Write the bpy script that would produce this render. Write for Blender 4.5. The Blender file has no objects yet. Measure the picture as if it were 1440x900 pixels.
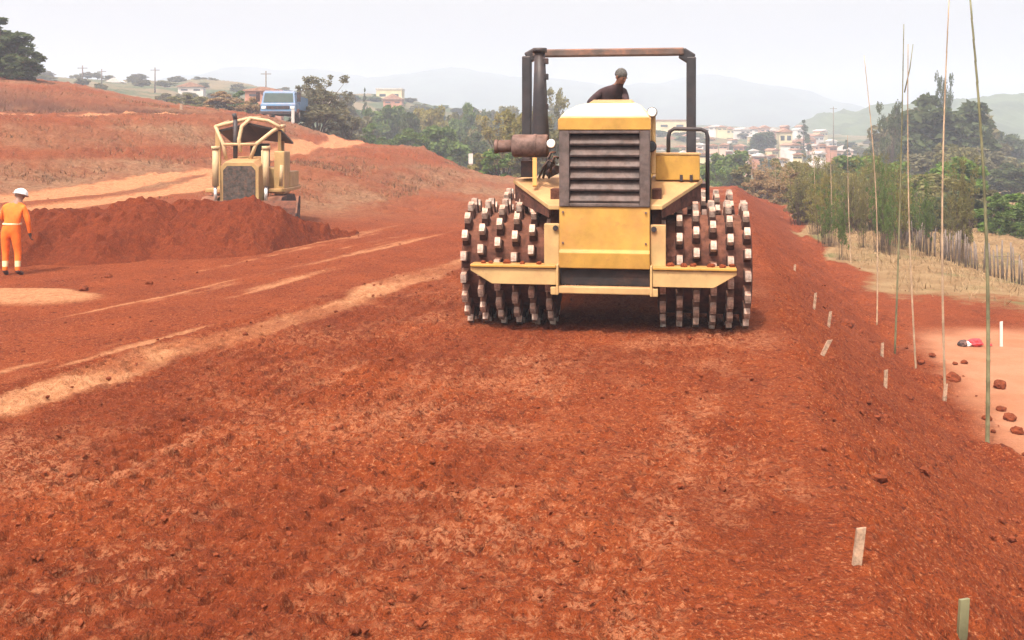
import bpy, bmesh, math, random
import numpy as np
from mathutils import Vector, Matrix
random.seed(7)
sc = bpy.context.scene
COL = sc.collection
R = math.radians
PI = math.pi
H, F = 2.45, 1440.0          # eye height, focal length in photo pixels (1440 wide)
HY = 200.0                   # horizon row of the photograph
def W(px, py, Y):            # point at depth Y seen at photo pixel
    return Vector(((px-720)/F*Y, Y, H+(HY-py)/F*Y))

# ------------------------------------------------------------------ noise
def _hash(ix, iy, seed):
    n = (ix.astype(np.int64)*374761393 + iy.astype(np.int64)*668265263 + seed*1442695041) & 0x7fffffff
    n = ((n ^ (n >> 13))*1274126177) & 0x7fffffff
    n = (n ^ (n >> 16)) & 0xffffff
    return n/float(0xffffff)
def vnoise(x, y, seed=0):
    x0 = np.floor(x); y0 = np.floor(y); fx = x-x0; fy = y-y0
    fx = fx*fx*(3-2*fx); fy = fy*fy*(3-2*fy)
    a = _hash(x0, y0, seed); b = _hash(x0+1, y0, seed); c = _hash(x0, y0+1, seed); d = _hash(x0+1, y0+1, seed)
    return (a*(1-fx)+b*fx)*(1-fy)+(c*(1-fx)+d*fx)*fy
def fbm(x, y, octv=4, seed=0, gain=.5):
    s = 0; a = 1; t = 0
    for i in range(octv):
        ca, sa = math.cos(.7*i), math.sin(.7*i)
        s = s+a*(vnoise((x*ca-y*sa)*2**i, (x*sa+y*ca)*2**i, seed+i*17)-.5); t += a; a *= gain
    return s/t*2
def sstep(a, b, x):
    t = np.clip((x-a)/(b-a), 0, 1); return t*t*(3-2*t)

# ------------------------------------------------------------------ terrain
CP = []
def cp(px, py, Y): p = W(px, py, Y); CP.append((p.x, p.y, p.z))
def cw(x, y, z): CP.append((x, y, z))
for c in [(0,290,30),(0,272,33),(0,258,35),(0,170,43),(0,163,50),(0,156,56),(0,154,58.5),(0,128,61.5),(0,112,69),(0,106,95),
          (100,280,32),(100,258,37),(100,250,39),(100,172,47),(100,165,53),(100,156,58.5),(100,154,60.5),(100,134,63),(100,122,72),(100,118,85),(100,120,110),
          (230,266,35),(230,246,41),(230,238,43),(230,168,51),(230,161,58),(230,155,62),(230,151,75),(230,150,100),
          (300,266,35),(300,244,40),(300,236,46),(300,230,48),(300,166,55),(300,163,62),(300,162,80),(300,160,100),
          (370,290,33),(370,228,44),(370,219,51),(370,214,53),(370,168,59),(370,166,65),(370,165,75),(370,166,95),
          (440,312,29.5),(440,228,46),(440,215,56),(440,209,62),(440,183,68),(440,184,73),(440,200,85),(440,225,115),
          (490,300,34),(490,222,51),(490,210,61),(490,200,67),(490,197,73),(490,215,88),
          (540,290,38.5),(540,215,57),(540,207,66),(540,206,71),(540,245,95),
          (600,270,48),(600,219,62),(600,209,68),(600,212,72),(600,255,95),
          (650,266,53),(650,236,65),(650,240,70),(650,270,92),(700,262,57),(720,252,75),(720,285,105),
          (150,112,260),(150,138,150),(0,110,260),(300,118,300),(420,128,300),(560,140,300),(720,165,300),
          (850,180,350),(1000,184,400),(1150,190,400),(1300,198,350),(1500,205,350),(300,150,150),(500,195,170),
          (650,222,180),(850,230,200),(1000,236,200),(1200,245,200),(1440,248,200),(1200,300,62),(1440,300,60),(1440,275,110),
          (1100,285,85),(1000,262,85),(850,262,90),(1250,280,110),(1700,270,110),(1700,300,60)]:
    cp(*c)
for c in [(-25,29,.7),(-30,43,3.4),(-34,55,4.4),(-36,61,6),(-45,80,8),(-8,24,-.1),(-14,22,-.1),(-20,22,-.1),(-6,18,-.2),(-10,16,-.2),
          (-14,12,-.2),(-7,8,-.2),(-12,4,-.2),(-6,0,-.1),(-20,0,-.1),(-5,28,-.05),(-3,36,-.03),(-1,45,0),(0,0,0),(3,10,0),(0,20,0),(3,30,0),(6,45,0),
          (9,58,0),(12,66,-.4),(6,70,-.3),(14,72,-1.6),(10,10,-1.5),(20,10,-1.7),(30,10,-1.8),(10,20,-1.5),(16,25,-1.6),(25,30,-1.7),(12,35,-1.5),
          (20,45,-1.7),(14,50,-1.6),(30,60,-1.9),(8,0,-1.5),(20,0,-1.6)]:
    cw(*c)
CPA = np.array(CP)
def _dom(x, y):
    yy = np.maximum(y, -1)+9.0
    return x/yy*2.2, np.log(yy)*1.6
_ca, _cb = _dom(CPA[:, 0], CPA[:, 1])
def _kern(r): return r**1.35
_D = np.hypot(_ca[:, None]-_ca[None], _cb[:, None]-_cb[None])
_n = len(_ca)
_A = np.zeros((_n+3, _n+3)); _A[:_n, :_n] = _kern(_D)-np.eye(_n)*.0015
_A[:_n, _n] = _A[_n, :_n] = 1; _A[:_n, _n+1] = _A[_n+1, :_n] = _ca; _A[:_n, _n+2] = _A[_n+2, :_n] = _cb
_w = np.linalg.solve(_A, np.concatenate([CPA[:, 2], np.zeros(3)]))
def rbf(x, y):
    a, b = _dom(x, y); out = np.empty_like(a)
    for i in range(0, len(a), 40000):
        s = slice(i, i+40000)
        K = _kern(np.hypot(a[s, None]-_ca[None], b[s, None]-_cb[None]))
        out[s] = K@_w[:_n]+_w[_n]+_w[_n+1]*a[s]+_w[_n+2]*b[s]
    return out
def uw(x, y):
    return x-.2014*y, x+4.9-.356*(y-9.8)      # road-lateral coordinate, distance right of the shoulder strip
def rslope(u):
    t = np.clip((u-.85)/2.55, 0, 1)
    return -1.5*(t*.7+.3*t*t*(3-2*t))
def base_z(x, y):
    x = np.asarray(x, float).ravel(); y = np.asarray(y, float).ravel()
    u, w = uw(x, y)
    za = rslope(u)-.2*sstep(-.45, -.8, w)
    zone = sstep(66, 56, y)*sstep(9, 5, u)*sstep(-3.5, -1.0, w)*sstep(-1, 3, u+7+np.where(y > 28, (28-y)*.04, 0)+3)
    return rbf(x, y)*(1-zone)+za*zone
def tz(x, y): return float(base_z(np.array([x]), np.array([y]))[0])

TRACK = [np.array(t, float) for t in (
    [(-19, 29.5), (-16.2, 31.5), (-14.6, 34.5), (-13.6, 39), (-12.7, 43.6), (-12.1, 50), (-11.6, 57), (-11.2, 63), (-10.4, 69), (-9, 74)],
    [(-15.4, 27.5), (-13.0, 31.5), (-11.2, 35.5), (-11.1, 39), (-12.0, 43.6)],
    [(-11.0, 65), (-12.6, 72), (-15.2, 78), (-19, 84)],
    [(-33, 52), (-26, 53), (-21, 56), (-17, 61)])]
def seg_dist(x, y, poly):
    d = np.full(x.shape, 1e9)
    for (x0, y0), (x1, y1) in zip(poly[:-1], poly[1:]):
        dx, dy = x1-x0, y1-y0
        t = np.clip(((x-x0)*dx+(y-y0)*dy)/(dx*dx+dy*dy), 0, 1)
        d = np.minimum(d, np.hypot(x-x0-t*dx, y-y0-t*dy))
    return d

def build_ground():
    p = np.concatenate([np.geomspace(3200, 640, 40)[:-1], np.arange(640, 120, -1.0), np.arange(120, 27, -.42)])
    ys = H*1024/p
    ys = np.concatenate([[-3.0, -1.5, -.5, .2], ys, np.geomspace(ys[-1]*1.006, 720, 190)])
    a = np.linspace(-.66, .66, 980)
    Y = np.repeat(ys[:, None], len(a), 1); X = a[None]*(Y+4.0)*1.0
    nr, nc = Y.shape
    x = X.ravel(); y = Y.ravel()
    u, w = uw(x, y)
    z = base_z(x, y)
    plat = sstep(-.9, -.2, w)*sstep(1.0, .5, u)*sstep(66, 56, y)          # compacted platform
    lane = sstep(-.3, -.9, w)*sstep(34, 24, y)
    slope = sstep(.6, 1.1, u)*sstep(4.2, 3.2, u)*sstep(70, 60, y)
    far = sstep(22, 40, y)
    bank = far*(1-plat)*(1-slope)
    # tamping-foot imprints on the platform
    rough = sstep(-.35, .25, fbm(x*.45, y*.3, 3, 5)+.2)*sstep(.9, .1, u+.5*fbm(x*.6, y*.25, 2, 77))
    imp = 0
    for k, (rot, sp, ph) in enumerate(((0.0, .23, 0), (.16, .25, .4))):
        uu = u*math.cos(rot)-y*math.sin(rot)*.6; vv = y*math.cos(rot)+u*math.sin(rot)
        jx = .05*fbm(x*1.3, y*1.3, 2, 31+k)
        ca = np.floor((uu+jx)/sp+ph); fa = (uu+jx)/sp+ph-ca-.5
        cb_ = vv/.24+.5*(ca % 2)+.3*_hash(ca, ca*0, 4+k); cbf = np.floor(cb_); fb = cb_-cbf-.5
        dd = sstep(.40, .20, np.maximum(np.abs(fa), np.abs(fb)))*(.25+.75*_hash(ca, cbf, 91+k))
        m = sstep(-.1, .2, fbm(x*.5+k*9, y*.35, 2, 60+k)*(1 if k else -1)+.05)
        imp = imp+dd*m
    clod = fbm(x*9, y*9, 4, 11, .72)
    clod2 = fbm(x*2.2, y*2.2, 3, 12)
    edge = np.clip(4*np.clip(imp, 0, 1)*(1-np.clip(imp, 0, 1)), 0, 1)*sstep(26, 16, y)*plat*(.35+.65*rough)
    z = z+plat*(-.062*imp*(.35+.65*rough)+(.048*clod*(.4+.6*rough)+.03*np.maximum(clod-.3, 0)+.02*clod2))
    z = z+lane*(.012*clod+.025*fbm(w*2.2, y*.5, 3, 40))
    rill = fbm(u*.75+y*.3, y*2.4-u*.25, 4, 21, .6)
    z = z+slope*(.13*rill+.05*clod+.12*np.maximum(fbm(x*2.6, y*2.6, 3, 61)-.25, 0))
    crest = np.exp(-((u-.95)/.35)**2)*sstep(66, 50, y)
    z = z+crest*(.05+.09*fbm(x*1.7, y*.6, 3, 25))*sstep(4, 10, y)
    # toe of the slope: lumps of spilled soil
    toe = np.exp(-((u-3.5)/.5)**2)*sstep(64, 40, y)
    z = z+toe*.22*np.maximum(fbm(x*1.5, y*1.5, 4, 33), -.1)
    z = z+bank*(.20*fbm(x*.6, y*.35, 4, 51)+.16*fbm(x*1.6, y*1.6, 4, 52, .65)+.25*np.maximum(fbm(x*2.4, y*2.0, 3, 53)-.3, 0))*sstep(25, 45, y)
    z = z+sstep(110, 250, y)*1.6*fbm(x*.05, y*.05, 3, 71)
    field = sstep(3.4, 4.6, u)*(1-sstep(70, 90, y))
    z = z+field*.05*fbm(x*.8, y*.8, 4, 81)
    # masks
    td = np.minimum.reduce([seg_dist(x, y, TRACK[0])/(1.1-.4*sstep(42, 56, y)), seg_dist(x, y, TRACK[1])/.75, seg_dist(x, y, TRACK[2])/.65, seg_dist(x, y, TRACK[3])/.7])
    track = sstep(1.15, .75, td+.25*fbm(x*.8, y*.8, 3, 14))*sstep(26, 29, y)
    z = z-track*.08*sstep(40, 30, y)
    wob = fbm(x*.8, y*.5, 4, 101)
    strip = sstep(.50, .18, np.abs(w-.12+.46*wob)*(1+.2*sstep(14, 24, y)))*sstep(25, 20, y)*(.30+.8*sstep(-.3, .3, fbm(x*1.1, y*.7, 4, 103)))
    streak = sstep(.28, .62, fbm(w*2.6, y*.16, 4, 121)+.18*fbm(x*3, y*3, 2, 122))*lane*.85
    dry = (sstep(.12, .5, fbm(x*.75, y*.55, 3, 131)+.25*fbm(x*5, y*5, 3, 132))*.75*sstep(3, 5, y)*plat
           + .75*plat*sstep(.30, .06, np.abs(u+.5-.073*(y-5.1)+.25*fbm(x*1.2, y*.9, 3, 9)))*sstep(-.05, .3, fbm(x*2.2, y*1.4, 4, 10))*sstep(15, 11, y)
           + .8*plat*sstep(.13, .03, np.abs(x+3.14-.31*(y-6.85)+.12*fbm(x*1.5, y*1.5, 3, 19)))*sstep(-.1, .25, fbm(x*1.1, y*.9, 3, 20))*sstep(13, 11, y))
    for (px, py, hw, hd) in ((1060, 584, .21, .03), (1042, 696, .14, .02), (665, 606, .75, .3), (640, 752, .6, .14), (1000, 775, .2, .02), (640, 690, .8, .15), (950, 600, .12, .5)):
        q = W(px, py, H*F/(py-HY))
        g = np.exp(-((x-q.x)/hw)**4-((y-q.y)/hd)**4)
        dry = np.maximum(dry, g*(.65+.5*clod))
    pq = W(20, 412, H*F/212*1.05)
    patch = sstep(1.15, .85, np.hypot((x-pq.x+.6)/2.0, (y-pq.y)/1.0)+.18*fbm(x*1.5, y*1.5, 3, 141))
    z = z*(1-patch)+patch*(-.16)
    dry = np.maximum(dry, .75*edge*sstep(-.25, .35, fbm(x*1.3, y*.9, 3, 138)))
    pale = np.clip(np.maximum.reduce([strip, streak, track, patch]), 0, 1)
    # right: pinkish flat at the toe, then bare brown, then straw grass
    pink = sstep(3.5, 4.3, u+.5*fbm(x*.7, y*.7, 3, 151))*sstep(22.3, 20.3, y+1.5*fbm(x*.3, y*.3, 3, 153))
    grass = sstep(3.3, 4.5, u+1.6*fbm(x*.25, y*.2, 3, 161))*sstep(22.8, 28.5, y+.25*(x-10)+2.5*fbm(x*.3, y*.3, 3, 162))
    grass = np.maximum(grass, sstep(68, 80, y)*sstep(-1, 3, u-2))
    grass = np.maximum(grass, sstep(76, 92, y)*(1-sstep(-12, -30, x)*sstep(120, 100, y)*.8))
    grass = np.clip(grass, 0, 1)
    scrub = np.clip((.45+.55*sstep(-.3, .4, fbm(x*.35, y*.3, 4, 171)))*sstep(27, 36, y)*(1-track)*(1-plat)*(1-slope)*sstep(-1, -3, w)*(.35+.65*sstep(-.25, .25, fbm(z*2.0, x*.07+y*.03, 3, 175))), 0, 1)
    damp = np.clip(plat*(.25+.5*rough)*sstep(-.3, .3, fbm(x*.9, y*.6, 3, 181))+.4*slope*sstep(0, .5, rill), 0, 1)
    cut = np.exp(-((y-(59+.06*(x+28)**1))/3.2)**2)*sstep(-14, -20, x)
    cut = cut*sstep(-.6, .2, fbm(x*.5, y*.9, 3, 190)+.3)
    wood = sstep(120, 170, y)
    xyz = np.stack([x, y, z], 1).astype(np.float32)
    fa_, ma = {}, dict(cut=np.clip(cut, 0, 1), pale=pale, pink=pink, grass=grass, scrub=scrub, damp=damp, wood=wood, dry=np.clip(dry, 0, 1))
    cls = np.full(x.shape, 4)
    cls[(plat+crest > .5) | ((w > -.6) & (u < 1.0) & (y < 60))] = 0
    cls[(u >= 1.0) & (u < 3.7) & (y < 66)] = 1
    cls[(u >= 3.7)] = 2
    cls[(cls == 4) & (lane > .4)] = 3
    cls[(track > .5) & (y > 28)] = 5
    cls[(y > 100)] = 6
    i = np.arange((nr-1)*(nc-1)); r = i//(nc-1); c = i % (nc-1)
    q = np.stack([r*nc+c, r*nc+c+1, (r+1)*nc+c+1, (r+1)*nc+c], 1)
    fc = cls[q[:, 0]]
    return xyz, q, fc, ma

def mesh_np(name, co, quads, mat, attrs=None, smooth=True):
    me = bpy.data.meshes.new(name)
    n = len(co); m = len(quads); k = quads.shape[1]
    me.vertices.add(n); me.vertices.foreach_set('co', np.ascontiguousarray(co, np.float32).ravel())
    me.loops.add(m*k); me.loops.foreach_set('vertex_index', np.ascontiguousarray(quads, np.int32).ravel())
    me.polygons.add(m); me.polygons.foreach_set('loop_start', np.arange(0, m*k, k, dtype=np.int32))
    me.polygons.foreach_set('loop_total', np.full(m, k, np.int32))
    me.polygons.foreach_set('use_smooth', np.full(m, smooth, bool))
    me.update(calc_edges=True)
    for kk, v in (attrs or {}).items():
        at = me.attributes.new(kk, 'FLOAT', 'POINT'); at.data.foreach_set('value', np.ascontiguousarray(v, np.float32))
    if mat: me.materials.append(mat)
    o = bpy.data.objects.new(name, me); COL.objects.link(o)
    return o

# ------------------------------------------------------------------ materials
class NT:
    def __init__(s, name):
        s.m = bpy.data.materials.new(name); s.m.use_nodes = True
        s.t = s.m.node_tree; s.t.nodes.clear()
        s.out = s.n('ShaderNodeOutputMaterial'); s.b = s.n('ShaderNodeBsdfPrincipled')
        s.l(s.b.outputs[0], s.out.inputs['Surface'])
        s.b.inputs['Specular IOR Level'].default_value = .3
    def n(s, t, **kw):
        nd = s.t.nodes.new(t)
        for k, v in kw.items(): setattr(nd, k, v)
        return nd
    def l(s, a, b): s.t.links.new(a, b)
    def attr(s, nm): return s.n('ShaderNodeAttribute', attribute_name=nm).outputs['Fac']
    def coord(s, which='Object'): return s.n('ShaderNodeTexCoord').outputs[which]
    def noise(s, scale, detail=4, rough=.55, vec=None, dist=0):
        nd = s.n('ShaderNodeTexNoise'); nd.inputs['Scale'].default_value = scale; nd.inputs['Detail'].default_value = detail
        nd.inputs['Roughness'].default_value = rough; nd.inputs['Distortion'].default_value = dist
        s.l(vec if vec is not None else s.coord(), nd.inputs['Vector']); return nd.outputs['Fac']
    def ramp(s, f, lo, hi, a=0, b=1):
        nd = s.n('ShaderNodeMapRange'); nd.interpolation_type = 'SMOOTHSTEP'
        for i, v in ((1, lo), (2, hi), (3, a), (4, b)): nd.inputs[i].default_value = v
        s.l(f, nd.inputs[0]); return nd.outputs[0]
    def mix(s, f, a, b, mode='MIX'):
        nd = s.n('ShaderNodeMix', data_type='RGBA', blend_type=mode)
        if isinstance(f, (int, float)): nd.inputs[0].default_value = f
        else: s.l(f, nd.inputs[0])
        for i, v in ((6, a), (7, b)):
            if isinstance(v, tuple): nd.inputs[i].default_value = (*v, 1)
            else: s.l(v, nd.inputs[i])
        return nd.outputs[2]
    def math(s, op, a, b=None):
        nd = s.n('ShaderNodeMath', operation=op)
        for i, v in ((0, a), (1, b)):
            if v is None: continue
            if isinstance(v, (int, float)): nd.inputs[i].default_value = v
            else: s.l(v, nd.inputs[i])
        return nd.outputs[0]
    def bump(s, h, strength, dist):
        nd = s.n('ShaderNodeBump'); nd.inputs['Strength'].default_value = strength; nd.inputs['Distance'].default_value = dist
        s.l(h, nd.inputs['Height']); s.l(nd.outputs[0], s.b.inputs['Normal'])
    def fin(s, col, rough=.6, metal=0):
        if isinstance(col, tuple): s.b.inputs['Base Color'].default_value = (*col, 1)
        else: s.l(col, s.b.inputs['Base Color'])
        s.b.inputs['Roughness'].default_value = rough; s.b.inputs['Metallic'].default_value = metal
        return s.m

SOIL = (.300, .070, .026); SOILD = (.185, .042, .018); PALE = (.52, .235, .125); DUST = (.44, .17, .085)
def soil_mat():
    s = NT('red_soil'); s.b.inputs['Specular IOR Level'].default_value = .1
    n1 = s.noise(.9, 6, .6); n2 = s.noise(12, 5, .7); n3 = s.noise(38, 4, .65); n4 = s.noise(4, 5, .7)
    c = s.mix(s.ramp(n1, .3, .7), (.245, .056, .0195), (.33, .082, .026))
    c = s.mix(s.math('MULTIPLY', s.ramp(n4, .52, .72), .5), c, (.38, .11, .036))
    c = s.mix(s.math('MULTIPLY', s.ramp(n2, .54, .66), .55), c, (.42, .14, .055))
    c = s.mix(s.math('MULTIPLY', s.ramp(n3, .56, .64), .75), c, (.60, .29, .17))
    c = s.mix(s.math('MULTIPLY', s.ramp(n2, .46, .34), .8), c, (.10, .027, .015))
    c = s.mix(s.math('MULTIPLY', s.ramp(n3, .44, .33), .7), c, (.09, .025, .015))
    c = s.mix(s.math('MULTIPLY', s.attr('damp'), .7), c, s.mix(s.ramp(n4, .35, .65), (.135, .030, .013), (.215, .048, .018)))
    fl = s.math('MULTIPLY', s.attr('dry'), s.ramp(s.noise(21, 5, .75, dist=.6), .45, .57))
    c = s.mix(s.math('MULTIPLY', fl, .85), c, (.58, .29, .18))
    c = s.mix(1.0, c, (.65, .53, .42), 'MULTIPLY')
    sn = s.noise(1.9, 6, .75)
    sc_ = s.math('MULTIPLY', s.attr('scrub'), s.ramp(sn, .24, .52))
    c = s.mix(s.math('MULTIPLY', sc_, .94), c, s.mix(s.ramp(s.noise(5, 5, .75), .4, .62), (.165, .085, .046), (.27, .150, .082)))
    c = s.mix(s.math('MULTIPLY', s.math('MULTIPLY', s.attr('scrub'), s.ramp(sn, .45, .33)), .7), c, (.10, .045, .024))
    c = s.mix(s.math('MULTIPLY', s.attr('cut'), .9), c, (.075, .030, .018))
    pl = s.math('MULTIPLY', s.attr('pale'), s.ramp(n4, .25, .52, .45, 1.0))
    c = s.mix(s.math('MULTIPLY', pl, .85), c, s.mix(s.ramp(n2, .3, .7), (.37, .155, .066), (.52, .265, .135)))
    c = s.mix(s.math('MULTIPLY', s.attr('pink'), .85), c, s.mix(s.ramp(n1, .3, .7), (.40, .172, .088), (.50, .245, .142)))
    g = s.mix(s.ramp(s.noise(1.2, 6, .7), .35, .65), (.29, .195, .10), (.225, .135, .065))
    g = s.mix(s.ramp(s.noise(.35, 3, .6), .5, .66), g, (.15, .14, .06))
    c = s.mix(s.ramp(s.math('ADD', s.attr('grass'), s.math('MULTIPLY', s.math('SUBTRACT', s.noise(1.6, 4, .7), .5), .9)), .35, .75), c, g)
    c = s.mix(s.attr('wood'), c, s.mix(s.ramp(s.noise(.06, 5, .6), .40, .6), (.060, .080, .038), (.17, .13, .075)))
    hgt = s.math('ADD', s.math('MULTIPLY', n2, 1.0), s.math('MULTIPLY', n3, .45))
    s.bump(hgt, .95, .07)
    return s.fin(c, .95)
def plain(name, col, rough=.6, metal=0, var=.12, scale=6, dust=0, bump=0, spec=.3):
    s = NT(name); s.b.inputs['Specular IOR Level'].default_value = spec
    d = tuple(max(0, v*(1-var*2)) for v in col); e = tuple(min(1, v*(1+var)) for v in col)
    n = s.noise(scale, 5, .65)
    c = s.mix(s.ramp(n, .3, .7), d, e)
    if dust:
        up = s.n('ShaderNodeSeparateXYZ'); s.l(s.n('ShaderNodeNewGeometry').outputs['Normal'], up.inputs[0])
        f = s.math('MULTIPLY', s.ramp(s.math('ADD', s.noise(scale*.7, 6, .7), s.math('MULTIPLY', up.outputs[2], .22)), .42, .80), dust)
        c = s.mix(f, c, DUST)
    if bump: s.bump(s.noise(scale*4, 4, .6), .4, bump)
    return s.fin(c, rough, metal)
M = {}
M['soil'] = soil_mat()
M['clod'] = plain('clod_soil', (.17, .041, .0165), .95, 0, .2, 9, 0, .04, .1)
M['yellow'] = plain('faded_yellow_paint', (.45, .26, .055), .5, 0, .13, 2.2, .45)
M['cream'] = plain('dusty_cream_paint', (.46, .31, .135), .55, 0, .10, 3, .45)
M['hoodtop'] = plain('sunlit_hood_paint', (.74, .60, .40), .5, 0, .06, 3, .12)  # dusty cream with the glare of the high sun put into the colour
M['dark'] = plain('dark_steel', (.035, .033, .038), .55, .1, .25, 5, .25)
M['rops'] = plain('dull_charcoal_paint', (.034, .033, .037), .5, 0, .15, 4, .08)
M['ropstop'] = plain('dusty_brown_steel', (.105, .078, .068), .6, 0, .15, 4, .5)
M['grille'] = plain('grille_steel', (.105, .082, .076), .65, 0, .25, 7, .08)
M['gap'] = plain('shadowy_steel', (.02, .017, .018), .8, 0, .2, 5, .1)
M['rust'] = plain('rusted_muffler', (.15, .098, .084), .8, .1, .28, 7, .15, .01)
M['drum'] = plain('soil_caked_steel', (.085, .031, .021), .9, 0, .3, 8, .2, .03)
M['foot'] = plain('worn_pad_steel', (.46, .37, .31), .55, .1, .3, 13, .5)
M['footside'] = plain('muddy_pad_side', (.065, .032, .026), .85, 0, .3, 9, .3)
M['lamp'] = plain('lamp_glass', (.85, .82, .74), .15, 0, .03, 4)
M['seat'] = plain('black_vinyl', (.03, .03, .03), .6)
M['rubber'] = plain('rubber', (.03, .028, .028), .8, 0, .2, 6, .5)
M['chrome'] = plain('chrome_rod', (.8, .78, .75), .25, .6, .05)
M['dozer'] = plain('dozer_paint', (.42, .275, .115), .55, 0, .12, 2.5, .45)
M['dozerlight'] = plain('dozer_pale_paint', (.50, .36, .20), .55, 0, .08, 3, .25)
M['skin'] = plain('skin', (.27, .14, .095), .55, 0, .06)
M['hair'] = plain('grey_hair', (.10, .095, .09), .8, 0, .25, 40)
M['jacket'] = plain('dark_jacket', (.055, .03, .032), .85, 0, .2, 10)
M['trousers'] = plain('dark_trousers', (.04, .045, .06), .85)
M['orange'] = plain('orange_workwear', (.86, .17, .018), .75, 0, .12, 7)
M['reflect'] = plain('reflective_band', (.80, .62, .36), .5)
M['helmet'] = plain('white_helmet', (.8, .79, .76), .35, 0, .04)
M['boot'] = plain('dusty_boot', (.10, .05, .04), .85, 0, .2, 8, .4)
M['bamboo_g'] = plain('green_bamboo', (.17, .165, .09), .5, 0, .22, 3)
M['bamboo_t'] = plain('dry_bamboo', (.40, .29, .19), .55, 0, .2, 3)
M['wood'] = plain('pale_cut_wood', (.36, .25, .17), .85, 0, .28, 22, .35)
M['greywood'] = plain('weathered_wood', (.17, .135, .115), .85, 0, .25, 4)
M['bark'] = plain('bark', (.11, .08, .06), .9, 0, .25, 3)
M['white'] = plain('white_plaster', (.60, .56, .52), .8, 0, .1, .6)
M['ycream'] = plain('yellow_plaster', (.58, .49, .30), .8, 0, .08, .6)
M['pinkwall'] = plain('pink_plaster', (.60, .40, .32), .8, 0, .1, .6)
M['brick'] = plain('bare_brick', (.42, .19, .12), .85, 0, .15, 1)
M['roof'] = plain('clay_tiles', (.33, .175, .115), .85, 0, .2, 1.5)
M['roofp'] = plain('pale_sheet_roof', (.55, .49, .45), .6, 0, .12, 1.5)
M['glass'] = plain('window_glass', (.05, .06, .07), .15, 0, .1)
M['truckblue'] = plain('pale_blue_paint', (.12, .25, .42), .4, 0, .06, 3, .3)
M['windshield'] = plain('windshield_glass', (.05, .08, .075), .12, 0, .1, 2)
M['red'] = plain('red_cloth', (.55, .05, .06), .7)
M['weed'] = plain('dry_weed', (.21, .11, .055), .95, 0, .3, 1.2)
M['straw'] = plain('straw_grass', (.28, .19, .10), .9, 0, .2, 2)
def chipped(mat, chip=(.10, .055, .035)):      # small worn chips and mud spatter on painted steel
    t = mat.node_tree; b = next(n for n in t.nodes if n.type == 'BSDF_PRINCIPLED'); src = b.inputs['Base Color'].links[0].from_socket
    tc = t.nodes.new('ShaderNodeTexCoord')
    for scale, lo, hi, col, k in ((34, .68, .72, chip, .8), (9, .60, .74, (.30, .12, .06), .55)):
        n = t.nodes.new('ShaderNodeTexNoise'); n.inputs['Scale'].default_value = scale; n.inputs['Detail'].default_value = 5; n.inputs['Roughness'].default_value = .7
        t.links.new(tc.outputs['Object'], n.inputs['Vector'])
        r = t.nodes.new('ShaderNodeMapRange'); r.inputs[1].default_value = lo; r.inputs[2].default_value = hi; r.inputs[4].default_value = k
        t.links.new(n.outputs['Fac'], r.inputs[0])
        x = t.nodes.new('ShaderNodeMix'); x.data_type = 'RGBA'; t.links.new(r.outputs[0], x.inputs[0]); t.links.new(src, x.inputs[6]); x.inputs[7].default_value = (*col, 1); src = x.outputs[2]
    t.links.new(src, b.inputs['Base Color'])
for k_ in ('yellow', 'cream', 'dozer', 'dozerlight'): chipped(M[k_])
def leaf_mat(name, c1, c2, trans=.4):
    c1 = (c1[0]*1.35, c1[1]*1.35, c1[2]*1.15); c2 = (c2[0]*1.35, c2[1]*1.35, c2[2]*1.15)
    s = NT(name); s.b.inputs['Specular IOR Level'].default_value = .15
    oi = s.n('ShaderNodeObjectInfo').outputs['Random']
    c = s.mix(s.ramp(s.noise(.9, 4, .6), .35, .65), c1, c2)
    c = s.mix(s.ramp(oi, 0, 1, 0, .35), c, tuple(v*.62 for v in c1))
    m = s.fin(c, .7)
    tr = s.n('ShaderNodeBsdfTranslucent'); s.l(c, tr.inputs[0])
    mx = s.n('ShaderNodeMixShader'); mx.inputs[0].default_value = trans
    s.l(s.b.outputs[0], mx.inputs[1]); s.l(tr.outputs[0], mx.inputs[2]); s.l(mx.outputs[0], s.out.inputs['Surface'])
    return m
M['lf_green'] = leaf_mat('green_leaves', (.070, .115, .032), (.115, .16, .052))
M['lf_olive'] = leaf_mat('olive_leaves', (.110, .110, .046), (.185, .165, .075))
M['lf_dark'] = leaf_mat('dark_leaves', (.052, .072, .034), (.085, .105, .05))
M['lf_grey'] = leaf_mat('grey_green_leaves', (.105, .10, .062), (.16, .145, .09))
M['lf_yellow'] = leaf_mat('yellowish_leaves', (.16, .15, .05), (.23, .19, .07))
M['lf_brown'] = leaf_mat('dry_brown_leaves', (.22, .145, .085), (.30, .21, .12))
M['lf_lime'] = leaf_mat('fresh_green_leaves', (.085, .15, .03), (.14, .20, .05))

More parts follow.
